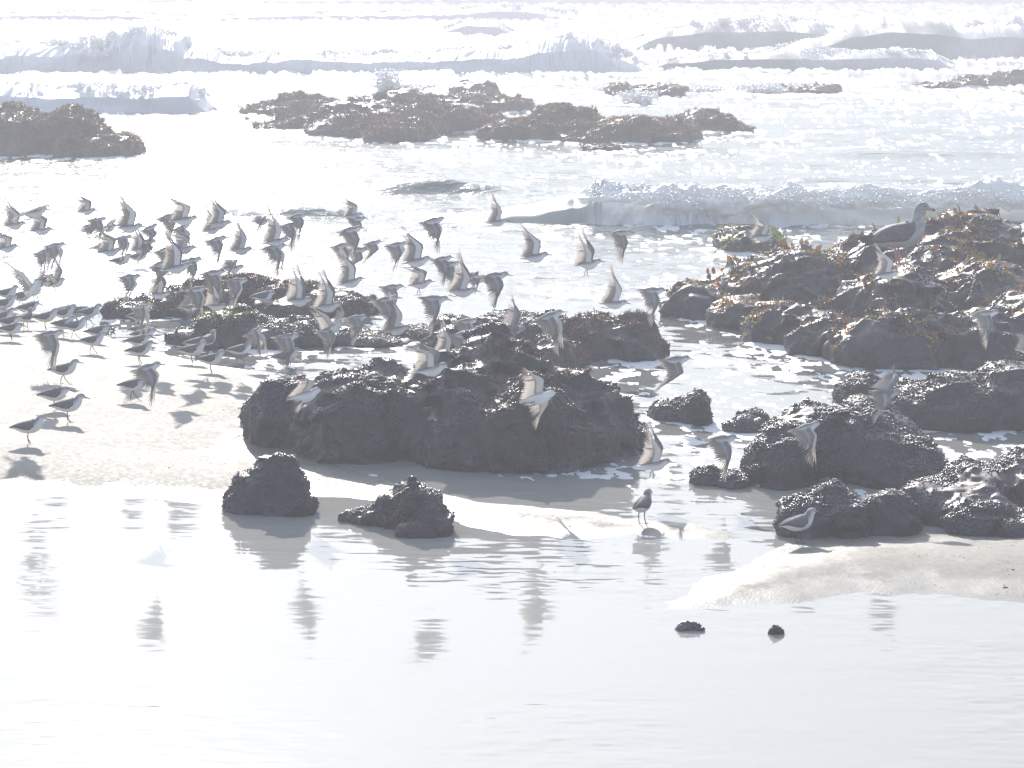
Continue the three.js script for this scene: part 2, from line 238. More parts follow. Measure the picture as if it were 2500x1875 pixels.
makeRock({ label: 'small low dark rock at the left foot of the peaked rock', cell: 0.01, amp: 0.024, wave: 0.18, fine: 0.004, k: 0.05, sx: 83, mussels: 900, lobes: [L(1525, 1006, 1050, 38, 0, 0.13), L(1580, 1018, 1056, 48, 0, 0.15)] });
makeRock({ label: 'dark shining rock beside the right-hand standing bird, at the edge of the sand', cell: 0.01, amp: 0.036, wave: 0.24, fine: 0.005, k: 0.06, sx: 89, mussels: 2600, musselSize: 0.8,
  lobes: [L(1790, 1034, 1158, 56, 0.02, 0.22, 0.1), L(1735, 1062, 1162, 62, 0, 0.2), L(1825, 1080, 1164, 50, 0, 0.18)] });
makeRock({ label: 'smooth squat dark rock right of the shining rock', cell: 0.011, amp: 0.026, wave: 0.25, fine: 0.004, k: 0.06, sx: 97, mussels: 1100, musselSize: 0.8, lobes: [L(1925, 1064, 1160, 66, 0.02, 0.2, 0.1), L(1885, 1082, 1158, 30, 0, 0.12)] });
makeRock({ label: 'large dark rock mass in the lower right corner above the sand', cell: 0.014, amp: 0.05, mussels: 6000, sx: 101,
  lobes: [L(2030, 1045, 1150, 80, 0.15, 0.3), L(2110, 1012, 1156, 100, 0.2, 0.4), L(2215, 975, 1158, 90, 0.2, 0.45), L(2320, 970, 1158, 100, 0.2, 0.45), L(2110, 1085, 1160, 70, 0, 0.2), L(2225, 1090, 1160, 70, 0, 0.2)] });
makeRock({ label: 'low wet stone on the sand at the right edge', cell: 0.009, amp: 0.014, wave: 0.16, fine: 0.003, k: 0.03, sx: 103, mussels: 250, musselSize: 0.7, lobes: [L(2190, 1122, 1166, 34, -0.05, 0.1), L(2225, 1118, 1166, 30, -0.05, 0.1)] });
makeRock({ label: 'smooth grey pebble, the larger and left one on the wet foreground sand', name: 'pebble', group: 'pebbles on the wet sand', cell: 0.0035, amp: 0.012, wave: 0.045, fine: 0.0016, fineWave: 0.012, k: 0.01, sx: 107, tint: [0.075, 0.075, 0.08], lobes: [L(1490, 1342, 1363, 24, 0.005, 0.026, 0), L(1472, 1352, 1364, 12, 0, 0.02, 0), L(1508, 1350, 1363, 9, 0, 0.014, 0)] });
makeRock({ label: 'small dark rough pebble right of the larger grey pebble', name: 'pebble', group: 'pebbles on the wet sand', cell: 0.0035, amp: 0.009, wave: 0.035, fine: 0.002, fineWave: 0.012, k: 0.01, sx: 109, lobes: [L(1680, 1358, 1370, 13, 0, 0.018, 0), L(1670, 1363, 1371, 9, 0, 0.014, 0)] });
// reefs out in the surf
{
  const leaf = (() => { const g = bladeGeo.clone(); g.scale(1.25, 1, 0.8); return g; })(), spots = [];
  const zoom = (x0, y0, s, l) => l.forEach(([x, y, k]) => spots.push([x0 + x / s, y0 + y / s, k || 0]));
  zoom(1950, 450, 4.022, [[140, 470], [530, 490], [760, 360], [510, 530], [330, 640], [170, 650], [240, 1080], [300, 1060], [420, 1010], [670, 990], [720, 960], [740, 880, 2], [1040, 880], [1085, 870, 2], [1070, 830], [1310, 660], [1150, 690], [1340, 790], [1350, 1060, 1], [1490, 975], [1520, 980], [1780, 775], [1830, 735], [1960, 745, 2], [1800, 525, 2], [1870, 525], [1560, 235], [1760, 235], [1590, 240], [450, 575], [640, 1000], [1700, 1005, 3], [1750, 1032, 3], [1795, 1048, 3], [950, 350, 3], [1250, 980, 1], [1620, 940]]);
  zoom(1400, 450, 4.022, [[2150, 490], [2140, 515], [2150, 575], [1600, 745], [1540, 775], [1860, 605, 1], [1680, 1005], [1580, 1045], [1430, 1095, 1], [1690, 1010], [1380, 850, 1], [1340, 865, 1]]);
  const mats = [[0.42, 0.2, 0.03], [0.28, 0.07, 0.03], [0.42, 0.3, 0.05], [0.36, 0.5, 0.03]].map((c) => std({ color: new THREE.Color(...c), roughness: 0.38, transmission: 0.45, thickness: 0, side: THREE.DoubleSide }));
  const { P, org, root } = rockG; seedState = 900;
  for (const [u, v, k] of spots) {
    const r = ray(u, v), l = Math.hypot(...r); let best = 1e9, at = -1;
    for (let i = 0; i < P.length; i += 3) { const x = P[i] + org[0], y = P[i + 1] - EYE, z = P[i + 2] + org[2], t = (x * r[0] + y * r[1] + z * r[2]) / l, d = Math.hypot(x - r[0] / l * t, y - r[1] / l * t, z - r[2] / l * t); const c = d * 6 + t * 0.06; if (d < 0.12 && c < best) { best = c; at = i; } }
    if (at < 0) continue;
    const m = mesh('seaweed_blade', leaf, mats[k], root); m.position.set(P[at], P[at + 1], P[at + 2]); m.scale.setScalar(rr(0.045, 0.075)); m.rotation.set(rr(-0.9, 0.5), rr(0, 6.28), rr(-0.9, 0.9));
  }
}
const far = { cell: 0.05, amp: 0.12, wave: 0.7, fine: 0.02, fineWave: 0.12, k: 0.2, group: 'weedy reefs out in the surf' };
const farWeed = (n, s) => [{ n: n * 2, color: [0.24, 0.12, 0.03], size: [0.03, 0.075], tuft: true, name: 'rockweed', cut: -0.12, f: 0.9, s }, { n: n * 1.6, color: [0.11, 0.06, 0.03], size: [0.04, 0.08], tuft: true, name: 'rockweed', cut: -0.25, f: 1.2, s: s + 4 }];
makeRock({ ...far, label: 'tall brown weedy reef at the left edge, with two knobs on top', sx: 113, tint: [0.07, 0.05, 0.04], lobes: [L(40, 240, 338, 110, 0.2, 1.2, 0.1), L(160, 240, 340, 60, 0.3, 1.0, 0.1), L(36, 230, 335, 34, 1.0, 0.4), L(158, 232, 337, 26, 0.9, 0.35), L(220, 288, 342, 80, 0.1, 0.9), L(-100, 235, 338, 120, 0.3, 1.2)], weed: farWeed(1500, 3) });
makeRock({ ...far, label: 'peaked brown reef left of the long reef, spray rising behind it', sx: 127, tint: [0.07, 0.05, 0.04], lobes: [L(650, 199, 250, 56, 0.2, 1.2), L(580, 228, 254, 56, 0, 1.0), L(700, 222, 252, 40, 0.1, 1)], weed: farWeed(700, 13) });
makeRock({ ...far, label: 'low brown reef strip in the water below the peaked reef', sx: 131, tint: [0.07, 0.05, 0.04], lobes: [L(585, 263, 278, 42, 0, 0.7), L(625, 262, 280, 24, 0, 0.6)], weed: farWeed(250, 17) });
makeRock({ ...far, label: 'long highest brown reef in the middle of the surf', sx: 137, tint: [0.06, 0.045, 0.04], lobes: [L(790, 220, 288, 100, 0.6, 1.8), L(870, 200, 290, 80, 1.2, 1.6), L(960, 218, 290, 90, 0.8, 1.6), L(820, 238, 294, 150, 0, 1.4), L(720, 262, 293, 70, 0, 0.9), L(1020, 244, 286, 60, 0.3, 1.2)], weed: farWeed(2200, 23) });
makeRock({ ...far, label: 'small brown reef mound in front of the long reef', sx: 139, tint: [0.07, 0.05, 0.04], lobes: [L(880, 266, 305, 66, 0, 0.9), L(830, 282, 305, 50, 0, 0.7)], weed: farWeed(500, 29) });
makeRock({ ...far, label: 'low brown reef right of the top of the long reef', sx: 149, tint: [0.07, 0.05, 0.04], lobes: [L(1020, 203, 240, 52, 0.3, 1.2), L(1100, 212, 242, 56, 0.2, 1.0)], weed: farWeed(500, 31) });
makeRock({ ...far, label: 'pointed grey rock breaking the surf behind the long reef', sx: 151, lobes: [L(1000, 181, 206, 18, 0.2, 0.8), L(1045, 184, 207, 32, 0, 0.8)] });
makeRock({ ...far, label: 'gold-weeded reef mound between the long reef and the right-hand mounds', sx: 157, tint: [0.07, 0.05, 0.035], lobes: [L(1200, 230, 300, 50, 1.0, 1.2), L(1150, 258, 302, 90, 0.1, 1.0), L(1240, 250, 302, 80, 0.2, 1.2), L(1080, 270, 301, 50, 0, 0.7)], weed: farWeed(1700, 37) });
makeRock({ ...far, label: 'front brown reef mound sloping down to the right', sx: 163, tint: [0.06, 0.045, 0.038], lobes: [L(1350, 256, 308, 90, 0.1, 1.2), L(1280, 282, 309, 70, 0, 0.9), L(1440, 274, 307, 64, 0, 0.9)], weed: farWeed(1100, 41) });
makeRock({ ...far, label: 'rounded dark reef tailing off to the right of the front mound', sx: 167, tint: [0.055, 0.045, 0.042], lobes: [L(1500, 248, 286, 56, 0.2, 1.1), L(1560, 252, 286, 36, 0.2, 0.9), L(1600, 275, 287, 26, 0, 0.5)], weed: farWeed(300, 43) });
makeRock({ ...far, label: 'distant flat dark reef awash right of the spray', sx: 173, lobes: [L(1335, 187, 208, 26, 0.3, 1.0), L(1420, 190, 207, 55, 0, 1.0)], weed: farWeed(250, 47) });
makeRock({ ...far, label: 'distant small dark reef awash between the flat reef and the right edge', sx: 179, lobes: [L(1775, 187, 202, 40, 0, 0.9), L(1710, 195, 202, 24, 0, 0.7)], weed: farWeed(120, 53) });
makeRock({ ...far, label: 'distant dark reef rising to the right edge', sx: 181, lobes: [L(2040, 181, 191, 52, 0, 0.9), L(2120, 172, 190, 60, 0, 1.0), L(2190, 156, 188, 44, 0.2, 1.2), L(2260, 160, 188, 60, 0.2, 1.2)], weed: farWeed(350, 59) });
makeRock({ ...far, label: 'flat weedy reef just awash in front of the right-hand mounds', sx: 191, tint: [0.06, 0.05, 0.04], cell: 0.035, amp: 0.05, lobes: [L(1305, 318, 326, 30, 0, 0.5)], weed: farWeed(60, 61) });
// ---------- beach ----------
const poly = (pts) => pts.map(([u, v]) => { const p = onGround(u * K, v * K); return [p.x, p.z]; });
function signed(P, x, z) {                                       // metres inside (positive) or outside the outline
  let d = 1e9, inside = false;
  for (let i = 0, j = P.length - 1; i < P.length; j = i++) {
    const [ax, az] = P[j], [bx, bz] = P[i], ex = bx - ax, ez = bz - az, t = clamp(((x - ax) * ex + (z - az) * ez) / (ex * ex + ez * ez)), dx = x - ax - ex * t, dz = z - az - ez * t;
    d = Math.min(d, dx * dx + dz * dz);
    if ((az > z) !== (bz > z) && x < (bx - ax) * (z - az) / (bz - az) + ax) inside = !inside;
  }
  return Math.sqrt(d) * (inside ? 1 : -1);
}
const bars = [poly([[-700, 640], [40, 660], [190, 690], [300, 738], [380, 757], [474, 780], [600, 803], [664, 816], [760, 870], [620, 930], [580, 985], [700, 1006], [850, 1036], [960, 1066], [1060, 1086], [1150, 1094], [1300, 1104], [1450, 1126], [1560, 1146], [1600, 1153], [1480, 1162], [1350, 1165], [1100, 1160], [1010, 1138], [960, 1097], [760, 1076], [650, 1072], [480, 1092], [300, 1080], [100, 1072], [-700, 1066]]),
  poly([[1690, 1174], [1760, 1162], [1990, 1150], [2212, 1140], [2900, 1100], [2900, 1345], [2212, 1308], [2000, 1288], [1850, 1278], [1700, 1300], [1560, 1318], [1450, 1312], [1480, 1268], [1580, 1222], [1650, 1192]]), poly([[960, 1270], [1180, 1240], [1450, 1262], [1600, 1228], [1800, 1290], [1640, 1340], [1400, 1385], [1150, 1370], [1010, 1320]])];
function sandH(x, z) {
  const d = -z; let s = Math.max(signed(bars[0], x, z), signed(bars[1], x, z) - 0.02);
  s += 0.10 * fbm2(x * 1.3, z * 0.9, 3, 3);
  const deep = (smooth(17.2, 30, d) * 0.5 + smooth(14.5, 17, d) * 0.012 * (x > -1 ? 1 : 0)) * (1 - smooth(-0.5, 0.3, s));
  const damp = signed(bars[2], x, z) + 0.22 * fbm2(x * 1.6, z * 1.1, 4, 13);
  return -0.011 - deep + 0.004 * smooth(-0.25, 0.35, damp) + 0.052 * smooth(-0.3, 0.7, s) + 0.02 * smooth(0.4, 1.4, s) + 0.009 * fbm2(x * 3.1, z * 2.3, 5, 6) * smooth(-0.3, 0.1, s);
}
function* rowsOf(d0, d1, dv, more = []) { let v = EYE * FOCAL / d0; const end = EYE * FOCAL / d1; while (v > end) { const d = EYE * FOCAL / v; yield d; let s = dv; for (const [a, b, k] of more) if (d > a && d < b) s = k; v -= s; } yield d1; }
function sheet(ds, cols, wide, height, color) {
  const nr = ds.length, P = new Float32Array(nr * cols * 3), C = new Float32Array(nr * cols * 3), U = new Float32Array(nr * cols * 2), I = new Uint32Array((nr - 1) * (cols - 1) * 6);
  let p = 0, q = 0, w = 0;
  for (let r = 0; r < nr; r++) for (let c = 0; c < cols; c++) {
    const x = (c / (cols - 1) * 2 - 1) * wide(ds[r]), z = -ds[r], h = height(x, z), k = color(x, z, h);
    P[p] = x; P[p + 1] = h; P[p + 2] = z; C[p] = k[0]; C[p + 1] = k[1]; C[p + 2] = k[2]; p += 3; U[q++] = x; U[q++] = z;
  }
  for (let r = 0; r < nr - 1; r++) for (let c = 0; c < cols - 1; c++) { const a = r * cols + c, b = a + cols; I[w++] = a; I[w++] = a + 1; I[w++] = b; I[w++] = a + 1; I[w++] = b + 1; I[w++] = b; }
  return geometry(P, I, C, U);
}
const grainTex = tile(512, (x, y) => 0.5 * pn(x * 128, y * 128, 128, 1) + 0.5 * pn(x * 256, y * 256, 256, 2)); grainTex.repeat.set(1 / 0.9, 1 / 0.9);
function dampTex() {                                              // where the sand is still wet it is smoother
  const N = 768, d = new Uint8Array(N * N * 4);
  for (let j = 0; j < N; j++) for (let i = 0; i < N; i++) { const x = -6 + 12 * (i + 0.5) / N, z = -24 + 16 * (j + 0.5) / N, h = sandH(x, z), r = lerp(0.5, 1, smooth(0.0, 0.034, h + 0.008 * n2(x * 9, z * 9, 7))) * (0.86 + 0.28 * hash(i, j, 9)), q = (j * N + i) * 4; d[q] = d[q + 1] = d[q + 2] = clamp(r) * 255; d[q + 3] = 255; }
  const t = new THREE.DataTexture(d, N, N); t.magFilter = THREE.LinearFilter; t.repeat.set(1 / 12, 1 / 16); t.offset.set(0.5, 1.5); t.needsUpdate = true; return t;
}
const sandMat = std({ color: 0xffffff, vertexColors: true, roughness: 0.8, roughnessMap: dampTex(), bumpMap: grainTex, bumpScale: 0.0011, specularIntensity: 0.45 });
{
  const ds = [...rowsOf(5, 32, 3.2)];
  const g = sheet(ds, 430, (d) => 1.2 + d * 0.245, sandH, (x, z, h) => { const w = smooth(-0.004, 0.05, h), n = 1 + 0.16 * fbm2(x * 2.1, z * 2.1, 4, 8) + 0.1 * n2(x * 160, z * 160, 4); return [lerp(0.2, 0.29, w) * n, lerp(0.185, 0.262, w) * n, lerp(0.165, 0.228, w) * n]; });
  tag(mesh('sand', g, sandMat), null, null, null, 'structure');
}
// ---------- sea ----------
const waves = []; seedState = 77;
for (let i = 0; i < 34; i++) { const l = 0.22 * Math.pow(1.118, i) * rr(0.9, 1.1), a = rr(-1, 1) * (0.95 - 0.4 * i / 34), k = 2 * Math.PI / l; waves.push([Math.sin(a) * k, Math.cos(a) * k, rr(0, 6.28), l, rr(0.6, 1.3)]); }
const ridges = [];                                               // swells: [points along the crest, front half width, back half width]
function swell(pts, vb, front, back) { ridges.push({ pts: pts.map(([u, v]) => { const f = onGround(u * K, vb * K), d = -f.z + front, t = atDepth(u * K, v * K, d); return [t.x, Math.max(0, t.y), -d]; }), front, back }); }
swell([[700, 440], [760, 425], [850, 396], [960, 388], [1060, 402], [1130, 425], [1200, 440]], 428, 0.5, 1.4);
swell([[380, 466], [470, 452], [560, 458], [640, 450], [760, 456], [850, 468]], 472, 0.3, 0.8);
swell([[1150, 385], [1250, 378], [1400, 384]], 392, 0.5, 1.2);
swell([[1700, 340], [1850, 328], [2050, 332], [2212, 336]], 344, 0.6, 1.6);
function ridgeH(x, z) {
  let h = 0;
  for (const r of ridges) {
    const p = r.pts; if (x < p[0][0] || x > p[p.length - 1][0]) continue;
    let i = 0; while (p[i + 1][0] < x) i++;
    const t = (x - p[i][0]) / (p[i + 1][0] - p[i][0]), H = lerp(p[i][1], p[i + 1][1], t), zc = lerp(p[i][2], p[i + 1][2], t) + 0.25 * n2(x * 0.9, 3, 2), dz = z - zc, w = dz > 0 ? r.front : r.back;
    if (Math.abs(dz) < w) { const q = 1 - Math.abs(dz) / w; h = Math.max(h, H * q * q * (3 - 2 * q)); }
  }
  return h;
}
function chop(x, z) {
  const d = -z, k1 = smooth(17.5, 27, d), fil = 1 - smooth(13, 16.5, d), A = 0.35 * (1 - fil) * lerp(0.28, 0.85, k1) + 0.03 * fil;
  const wx = x + 0.35 * n2(x * 0.8, z * 0.6, 11), wz = z + 0.35 * n2(x * 0.8, z * 0.6, 12);
  let h = 0; const cut = d * d / 18900 * 2.4 * 1.6;
  for (const [kx, kz, p, l, a] of waves) {
    if (l < cut * 0.8 || (d < 21 && l > 1.6)) continue;
    const big = l > 0.9 ? smooth(18, 30, d) : 1, s = 1 - Math.abs(Math.sin((kx * wx + kz * wz + p) / 2)); h += (s * s - 0.23) * a * 0.019 * Math.pow(l, 0.85) * big * (l < cut * 1.6 ? (l / cut - 0.8) / 0.8 : 1);
  }
  h *= A * (0.55 + 0.9 * smooth(-0.3, 0.35, fbm2(x * 0.3, z * 0.22, 3, 15)));
  if (fil > 0) h += fil * (2.3 + 1.7 * smooth(11.8, 13.4, d)) * (0.0010 * fbm2(x * 2.2 + z * 0.4, z * 5.5, 3, 21) + 0.0003 * n2(x * 12, z * 30, 22)) * (0.4 + 1.3 * smooth(-0.1, 0.3, fbm2(x * 0.9, z * 0.7, 2, 23)));
  return h;
}
const seaH = (x, z) => chop(x, z) + ridgeH(x, z);
function rockRing(x, z) { let m = 9; for (const r of rockDisks) { const dx = (x - r.x) / r.rx, dz = (z - r.z) / r.rz, e = Math.sqrt(dx * dx + dz * dz); if (e < 4) m = Math.min(m, (e - 1) * Math.min(r.rx, r.rz)); } return m; }
const seaTex = tile(1024, (x, y) => { let s = 0, a = 0.5; for (let o = 0; o < 5; o++) { const f = 10 << o; s += a * (1 - Math.abs(pn(x * f, y * f * 1.0, f, 30 + o) * 2 - 1)); a *= 0.52; } return s; }); seaTex.repeat.set(1 / 3.1, 1 / 2.3);
const shallowMat = std({ color: 0xffffff, vertexColors: true, roughness: 0.06, ior: 1.31 });
const seaMat = std({ color: 0xffffff, vertexColors: true, roughness: 0.11, ior: 1.33, bumpMap: seaTex, bumpScale: 0.02 });
const rows1 = [...rowsOf(5, 24, 2.2)], rows2 = [...rowsOf(24, 420, 1.9, [[30.4, 33.8, 0.9]]), 520, 700, 1000, 1600, 2600, 4500];
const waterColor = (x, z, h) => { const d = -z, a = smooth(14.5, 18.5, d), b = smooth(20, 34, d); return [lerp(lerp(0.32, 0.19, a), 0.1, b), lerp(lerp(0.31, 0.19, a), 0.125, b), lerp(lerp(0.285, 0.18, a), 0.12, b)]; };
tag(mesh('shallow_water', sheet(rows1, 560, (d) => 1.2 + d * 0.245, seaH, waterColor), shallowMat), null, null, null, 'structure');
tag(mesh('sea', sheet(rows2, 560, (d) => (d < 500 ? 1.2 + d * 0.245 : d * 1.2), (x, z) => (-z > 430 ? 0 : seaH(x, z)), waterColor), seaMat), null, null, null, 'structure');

// ---------- foam: thin raised rafts where the surf has left it ----------
const foamMat = std({ color: new THREE.Color(0.66, 0.66, 0.65), roughness: 0.7, specularIntensity: 0.5 });
const surfMat = std({ color: 0xffffff, vertexColors: true, roughness: 0.46, specularIntensity: 1 }), puffMat = std({ color: new THREE.Color(0.85, 0.85, 0.84), roughness: 0.45, specularIntensity: 1, transmission: 0.35, thickness: 0 });
function foamMask(x, z) {
  const d = -z; let m = -1;
  const ring = d > 15.2 ? rockRing(x, z) : 9, wl = 1 + d * 0.02, streak = 0.5 * fbm2(x * 1.5 + 0.3 * n2(x * 3, z * 3, 41), z * 0.9, 3, 40) + 0.8 * fbm2(x * 19 / wl, z * 12 / wl, 3, 45), lace = 1 - Math.abs(n2(x * 9 / wl + 0.6 * n2(x * 14 / wl, z * 14 / wl, 43), z * 7 / wl, 42)) * 2.4;
  if (d > 14.6) {
    const u = FOCAL * x / d + PW / 2, chan = smooth(14.6, 15.4, d) * (1 - smooth(20, 24, d));
    const left = (1 - smooth(500, 1250, u)) * smooth(16.6, 17.6, d) * (1 - smooth(20, 22, d));
    m = lerp(-0.5, 0.06, chan * smooth(1100, 1500, u)) + left * 0.4 + smooth(22, 30, d) * 0.0 + smooth(46, 64, d) * 0.6 + streak * 0.95 + 0.14 * lace;
    m = Math.max(m, (1 - smooth(0.0, 0.16 + d * 0.006, ring)) * 0.4 - 0.16 + streak * 0.9 + 0.1 * lace - (1 - smooth(16.0, 17.0, d)));
  }
  return m - 0.12;
}
function foamSheet(ds, cols, thick) {
  const wide = (d) => 1.2 + d * 0.24, nr = ds.length, M = new Float32Array(nr * cols), id = new Int32Array(nr * cols).fill(-1), P = [], I = [];
  for (let r = 0; r < nr; r++) for (let c = 0; c < cols; c++) { const x = (c / (cols - 1) * 2 - 1) * wide(ds[r]); M[r * cols + c] = foamMask(x, -ds[r]); }
  const vert = (i) => { if (id[i] < 0) { const r = Math.floor(i / cols), c = i % cols, d = ds[r], x = (c / (cols - 1) * 2 - 1) * wide(d), m = M[i], T = thick(d); id[i] = P.length / 3; P.push(x, seaH(x, -d) + (m > 0 ? T * (0.35 + 0.65 * smooth(0, 0.3, m)) * (0.75 + 0.7 * fbm2(x * 14 / (1 + d * 0.03), d * 11 / (1 + d * 0.05), 3, 50)) : -0.3 * T), -d); } return id[i]; };
  for (let r = 0; r < nr - 1; r++) for (let c = 0; c < cols - 1; c++) { const a = r * cols + c, b = a + cols; if (M[a] > 0 || M[a + 1] > 0 || M[b] > 0 || M[b + 1] > 0) { const A = vert(a), B = vert(a + 1), C = vert(b), D = vert(b + 1); I.push(A, B, C, B, D, C); } }
  return geometry(P, I);
}
const fm = mesh('sea_foam', foamSheet([...rowsOf(14.6, 330, 1.7, [[30.4, 33.8, 0.9]])], 640, (d) => 0.005 + smooth(24, 60, d) * 0.035 + smooth(60, 110, d) * 0.16), foamMat); fm.userData.kind = 'stuff';

// ---------- breaking waves: rolls of foam with a water face where they have not broken yet ----------
seedState = 501;
function breaker(label, crest, vb, depth, o = {}) {              // crest in 2212-wide pixels, vb the foot of the wave, depth its thickness in metres
  const foot = onGround(1250, vb * K), d0 = -foot.z, d = d0 + depth * 0.45, pts = crest.map(([u, v, w = 1]) => { const t = atDepth(u * K, v * K, d); return [t.x, Math.max(0.02, t.y), w]; });
  const n = o.n || 420, m = 46, P = [], I = [], C = [], x0 = pts[0][0], x1 = pts[pts.length - 1][0];
  for (let i = 0; i <= n; i++) {
    const x = lerp(x0, x1, i / n); let a = 0; while (a < pts.length - 2 && pts[a + 1][0] < x) a++;
    const t = smooth(0, 1, (x - pts[a][0]) / (pts[a + 1][0] - pts[a][0])), end = o.near ? smooth(0, 0.2, i / n) ** 2 : Math.min(1, (i / n) * 14, (1 - i / n) * 14), H = lerp(pts[a][1], pts[a + 1][1], t) * Math.sqrt(end), white = lerp(pts[a][2], pts[a + 1][2], t), wob = depth * 0.5 * fbm2(x * 0.35, vb, 3, 60) + (o.near ? 0.22 * fbm2(x * 1.6, vb, 3, 64) : 0);
    for (let j = 0; j <= m; j++) {
      const s = j / m, q = s * 2 - 1, front = s < 0.5;
      let h = front ? (o.near ? (s < 0.34 ? 0.7 * (0.5 - 0.5 * Math.cos(Math.PI * s / 0.34)) : lerp(0.7, 1, Math.sin(Math.PI / 2 * (s - 0.34) / 0.16))) : (s < 0.3 ? 0.68 * Math.sin(Math.PI / 2 * s / 0.3) : lerp(0.68, 1, Math.sin(Math.PI / 2 * (s - 0.3) / 0.2)))) : Math.pow(Math.cos(Math.PI / 2 * (s * 2 - 1)), 1.3), zz = front ? (o.near ? (s < 0.34 ? depth * lerp(0.85, 0.42, s / 0.34) : depth * lerp(0.42, 0, (s - 0.34) / 0.16)) : s < 0.3 ? depth * lerp(0.47, 0.38, s / 0.3) : depth * lerp(0.38, 0, (s - 0.3) / 0.2)) : -lerp(0, depth * 0.9, s * 2 - 1);
      const foam = clamp(white + 0.5 * fbm2(x * 0.7, s * 3, 3, 61) + (front ? smooth(0.3, 0.5, s) * 0.9 - (o.near ? 0.2 : 0.2) : o.near ? -0.1 : 0.3)), bill = foam * H;
      const fx = 2.6 / Math.max(o.near ? 0.3 : 0.45, H), b1 = fbm3(x * fx * 0.3, h * H * fx * 0.6 + 7, (zz - d) * fx * 0.5, o.near ? 4 : 2), b2 = 1 - Math.abs(n3(x * fx * 1.6, h * H * fx * 1.6, (zz - d) * fx * 1.6)), edge = smooth(0, 0.12, s) * smooth(1, 0.85, s);
      const puff = Math.abs(n3(x * fx * 0.55 + 3, h * H * fx * 0.7, (zz - d) * fx * 0.6)) + (o.near ? 0.5 : 0.3) * Math.abs(n3(x * fx * 1.2, h * H * fx * 1.4 + 2, (zz - d) * fx * 1.3)), crown = front && !o.near ? 0.3 : 1, k = bill * edge * crown * (0.3 * b1 + (o.near ? 0.34 : 0.4) * (puff - 0.35) + 0.02 * b2) + edge * 0.014 * (o.near ? 1 : 2) * fbm2(x * 2.2, zz * 3 + s * 2, 3, 66);
      P.push(x + 0.15 * k, -0.12 + h * (H + 0.12) * (1 + (o.near ? 0.16 : 0.22) * foam * fbm2(x * fx * 0.28, 5, o.near ? 3 : 2, 62)) + k * (front ? h : 0.8) * (o.near ? 1 : 0.45), -d + zz + wob + (front ? k * 0.9 : -k * 0.5));
      const g = 0.5 + 0.5 * n2(x * 1.3, s * 9, 63); C.push(lerp(0.2 + 0.05 * g, 0.8, foam), lerp(0.225 + 0.05 * g, 0.8, foam), lerp(0.2 + 0.05 * g, 0.8, foam));
    }
  }
  for (let i = 0; i < n; i++) for (let j = 0; j < m; j++) { const a = i * (m + 1) + j, b = a + m + 1; I.push(a, b, a + 1, b, b + 1, a + 1); }
  const w = mesh('breaking_wave', geometry(P, I, C), surfMat); tag(w, label, null, null, 'structure');
  return { pts, d, d0 };
}
const nearCrest = breaker('nearest wave, breaking white behind the gull rock and still smooth at its left end', [[860, 474, -0.6], [980, 462, -0.6], [1130, 446, -0.6], [1235, 424, -0.2], [1300, 404, 0.8], [1420, 403, 0.9], [1560, 410, 0.8], [1700, 420, 0.7], [1900, 424, 0.7], [2050, 420, 0.7], [2212, 422, 0.8], [2500, 420, 0.8]], 474, 1.0, { n: 900, near: true });
const crests = [
  breaker('small white breaker behind the left reef', [[-120, 196], [0, 186], [60, 184], [120, 190], [200, 186], [300, 190], [360, 184], [420, 184], [460, 210]], 240, 2.2),
  breaker('long white breaker across the left and middle', [[-150, 108], [0, 100], [90, 92], [200, 88], [280, 72], [320, 60], [360, 78], [430, 104], [520, 118], [640, 112], [760, 116], [900, 112], [1020, 108], [1110, 104], [1170, 90], [1230, 82], [1300, 92], [1360, 112], [1400, 140]], 158, 3.2, { n: 700 }),
  breaker('lower right breaker with a grey face', [[1380, 142, 0.1], [1450, 126, 0.2], [1560, 114, 0], [1680, 110, 0.1], [1760, 112, 0.5], [1900, 108, 0.7], [2000, 110, 0.8], [2060, 138, 1]], 150, 3, { n: 420 }),
  breaker('tallest breaker at the right with a grey-green face', [[1660, 104, 0.2], [1760, 84, 0.1], [1850, 52, 0], [1920, 38, -0.1], [1990, 42, 0], [2080, 56, 0.5], [2150, 48, 0.6], [2230, 58, 0.6], [2400, 50, 0.5], [2600, 60, 0.5]], 126, 4.5, { n: 480 }),
  breaker('far breaker left of the tallest one', [[1360, 82, 0.6], [1440, 60, 0.4], [1540, 46, 0.3], [1680, 44, 0.3], [1760, 50, 0.5], [1830, 78, 0.8]], 108, 4.5),
  breaker('far foam mound in the middle of the surf', [[960, 58], [1010, 42], [1070, 46], [1110, 66]], 76, 4, { n: 160 }),
  breaker('faint far breaker at the upper left', [[-200, 36], [0, 28], [200, 24], [420, 34], [640, 28], [900, 24], [1100, 14], [1250, 22]], 44, 6, { n: 420 }),
  breaker('faintest breaker near the top edge', [[300, 4], [700, -4], [1200, -8], [1700, -4], [2300, -10], [2700, -4]], 8, 9, { n: 420 }),
];
